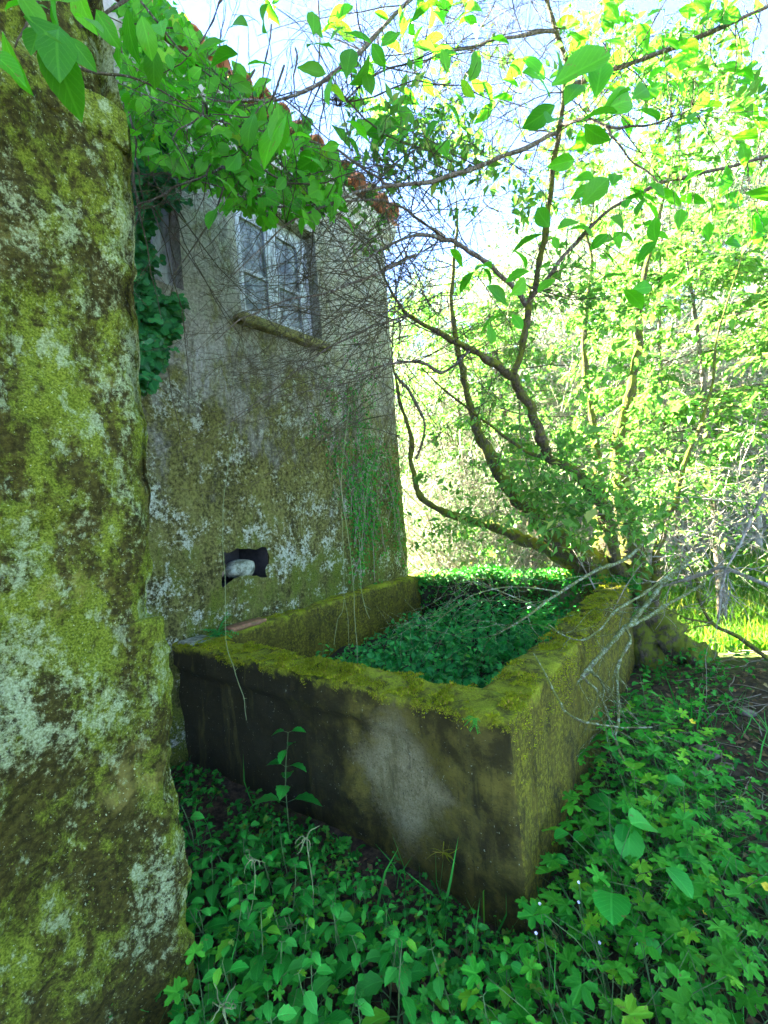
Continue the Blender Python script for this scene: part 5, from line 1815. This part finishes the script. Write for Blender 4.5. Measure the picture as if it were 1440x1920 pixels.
for i, (x, y) in enumerate(pts):
    loc, s, rz = (x, y, .31), rng.uniform(.7, 1.2), rng.uniform(0, 6.28)
    if ('t', i % 2) not in protos:
        sp = dict(TNK[i % 2])
        protos[('t', i % 2)] = make_plant(sp, 'tank_weed', loc, rz, s, 'dark green nettle like weed growing inside the water tank', 'plant', 'weeds growing in the tank')
    else:
        copy_plant(protos[('t', i % 2)], loc, rz, s)
# named single plants
p = on_ground(545, 1600)
make_plant(build_nettle(.53, 5, .15, 21, ME_HERB), 'tall_seedling', (p[0], p[1], gz(p[0], p[1])), .6, 1.0, 'tallest broad leaved seedling against the dark tank front', 'plant')
p = on_ground(388, 1650)
make_plant(build_nettle(.36, 4, .11, 22), 'seedling', (p[0], p[1], gz(p[0], p[1])), .2, 1.0, 'slim seedling with a four leaf crown beside the near wall edge', 'plant')
p = on_ground(1150, 1760)
make_plant(build_geranium(.40, 12, .115, 23, ME_BIG), 'broad_leaved_plant', (p[0], p[1], gz(p[0], p[1])), .3, 1.0, 'plant with the largest round leaves amid the right hand geraniums', 'plant')
p = on_ground(1215, 1640)
make_plant(build_geranium(.42, 10, .11, 24, ME_BIG), 'broad_leaved_plant', (p[0], p[1], gz(p[0], p[1])), 1.3, 1.0, 'round leaved plant behind the largest leaved one, nearer the bare soil', 'plant')
p = on_ground(1220, 1400)
make_plant(build_nettle(.42, 6, .11, 25), 'nettle', (p[0], p[1], gz(p[0], p[1])), 1.3, 1.0, 'tall nettle in the shade under the mossy root', 'plant')
p = on_ground(1160, 1480)
make_plant(build_nettle(.45, 6, .10, 26), 'nettle', (p[0], p[1], gz(p[0], p[1])), .3, 1.0, 'tall nettle against the far side wall of the tank', 'plant')
p = on_ground(390, 2010)
make_plant(build_geranium(.24, 12, .085, 27), 'buttercup_plant', (p[0], p[1], gz(p[0], p[1])), .3, 1.0, 'yellow green lobed plant at the foot of the near wall', 'plant')
# ferns and tufts on the masonry
def tuft(name, P0, n_, L, mat, label, out=(0, 0, 1), cat='plant', wd=.12, fern=False):
    root = empty(name, P0, label, cat)
    D = rdir(n_) * .8 + np.array(out)
    if not fern:
        t_ = leaf_ovate(wd, 5, .4, 1, 0, .5, .2, 0, 1)
        V, Fs, uv = scatter(t_, np.repeat(np.array(P0)[None], n_, 0) + rdir(n_) * .008, frames(D, rdir(n_)), rng.uniform(.6, 1.1, n_) * L)
    else:
        pp, dd_ = [], []
        for q in range(n_):
            w_ = wander(P0, D[q], L, 8, .06, -.09)
            T = np.gradient(w_, axis=0)
            T /= np.linalg.norm(T, axis=1, keepdims=True)
            for z_ in range(1, 9):
                for s_ in (-1, 1):
                    pp.append(w_[z_]); dd_.append(np.cross(T[z_], [0, 0, 1]) * s_ + T[z_] * .5)
        pp, dd_ = np.array(pp), np.array(dd_)
        V, Fs, uv = scatter(leaf_simple(.5), pp, frames(dd_, np.tile([0., 0, 1], (len(pp), 1)) + rdir(len(pp)) * .3), L * .22)
    put('foliage', V, Fs, mat, root, uv, 'stuff')


p = on_z(390, 1186, TZ)
tuft('fern', (HX + .1, p[1], TZ + .01), 16, .14, M['leaf_tank'], 'small pale fern on the tank rim below the wall hole', (.3, 0, .4), 'fern', fern=True)
p = on_x(890, 1350, 0)
tuft('fern', at(890, 1347, 1.62), 9, .045, M['leaf_herb'], 'tiny fern sprig on the outer edge of the front rim', (0, -.6, .2), 'fern', fern=True)
b = CAM + ray(832, 1600) * ((TY - .015) / ray(832, 1600)[1])
tuft('grass_tuft', b, 14, .075, M['moss_blade'], 'thin dry grass tuft growing on the tank front face', (0, -.6, .1), 'grass tuft', .06)
tuft('fern', at(1010, 1170, 3.0), 22, .16, M['leaf_herb'], 'green fern on the tank right rim under the twigs', (0, 0, .6), 'fern', fern=True)
p = on_ground(210, 1915)
tuft('sprout', at(210, 1880, 1.28), 6, .06, M['leaf_herb'], 'small bright sprout growing from the near wall foot', (.4, 0, .4), 'plant', .5)
# pale curled tendrils of goosegrass in the weeds
for (px, py, lab) in [(575, 1570, 'pale curled sprig above the weeds below the concrete patch'), (475, 1610, 'pale curled sprig in the left weeds'), (540, 1740, 'dry pale curled sprig in the middle weeds'), (420, 1885, 'largest pale curled sprig at the bottom edge')]:
    P0 = at(px, py, 1.55 if py < 1800 else 1.12)
    root = empty('curled_sprig', P0, lab, 'plant')
    parts = []
    for _ in range(8):
        parts.append(tube(wander(P0, rdir(1)[0] + np.array([0, 0, .3]), .06, 6, .5, -.15), np.linspace(.0022, .0012, 7), 4))
    parts.append(tube(wander(P0, (0, 0, -1), .25, 6, .1, -.1), .0018, 4))
    V, Fs = join(parts)
    put('stem', V, Fs, M['stem_pale'], root)


def flower(px, py, d, r_, mat, label, name):
    P0 = at(px, py, d)
    root = empty(name, P0, label, 'flower')
    Nn = -FWD * .5 + np.array([0, 0, .8])
    Nn /= np.linalg.norm(Nn)
    A = np.cross(Nn, [1, .2, .1])
    A /= np.linalg.norm(A)
    B = np.cross(Nn, A)
    D = np.array([A * math.cos(t) + B * math.sin(t) + Nn * .35 for t in np.arange(5) * 1.2566])
    V, Fs, uv = scatter(leaf_ovate(.8, 4, .6, .7, 0, -.1, .2), np.repeat(P0[None], 5, 0), frames(D, np.tile(Nn, (5, 1))), r_)
    put('petals', V, Fs, mat, root, uv)
    g_ = gz(P0[0], P0[1])
    w_ = np.array([P0, (P0 + np.array([P0[0] + .02, P0[1], g_])) / 2, [P0[0] + .02, P0[1] + .01, g_]])
    V, Fs = tube(catmull(w_, 4), .0014, 4)
    put('stem', V, Fs, M['stem'], root)


flower(1436, 1664, 1.5, .018, M['petal'], 'yellow buttercup at the right edge beside the bare soil', 'buttercup')
flower(1298, 1354, 2.6, .02, M['petal'], 'yellow buttercup on the dark soil by the mossy root', 'buttercup')
flower(1322, 1710, 1.5, .012, M['petal'], 'small yellow buttercup among the right hand leaves', 'buttercup')
for i, (px, py, d) in enumerate([(1085, 1692, 1.45), (1012, 1695, 1.4), (1124, 1768, 1.4), (1005, 1750, 1.35), (1195, 1770, 1.4), (1085, 1655, 1.5), (1225, 1885, 1.3)]):
    flower(px, py, d, .0055, M['petal_white'], 'tiny pale geranium flower above the leaves right of the tank', 'geranium_flower')
    bpy.context.scene.collection.objects[-1].parent['group'] = 'pale geranium flowers'
# stones on the bare soil
for i, (px, py, r_, lab) in enumerate([(1325, 1415, .07, 'brown stone on the bare soil nearest the weeds'), (1362, 1440, .04, 'small tan stone on the bare soil lower of the pair'), (1400, 1340, .05, 'grey brown stone higher on the bank'),
                                       (1300, 1450, .035, 'small stone at the edge of the nettles'), (1395, 1530, .03, 'pebble below the sweeping twig end')]):
    p = on_ground(px, py)
    V, Fs = boulder((p[0], p[1], gz(p[0], p[1]) + r_ * .2), (r_, r_ * .8, r_ * .5), i)
    tag(put('stone', V, Fs, M['stone']), lab, 'stone')
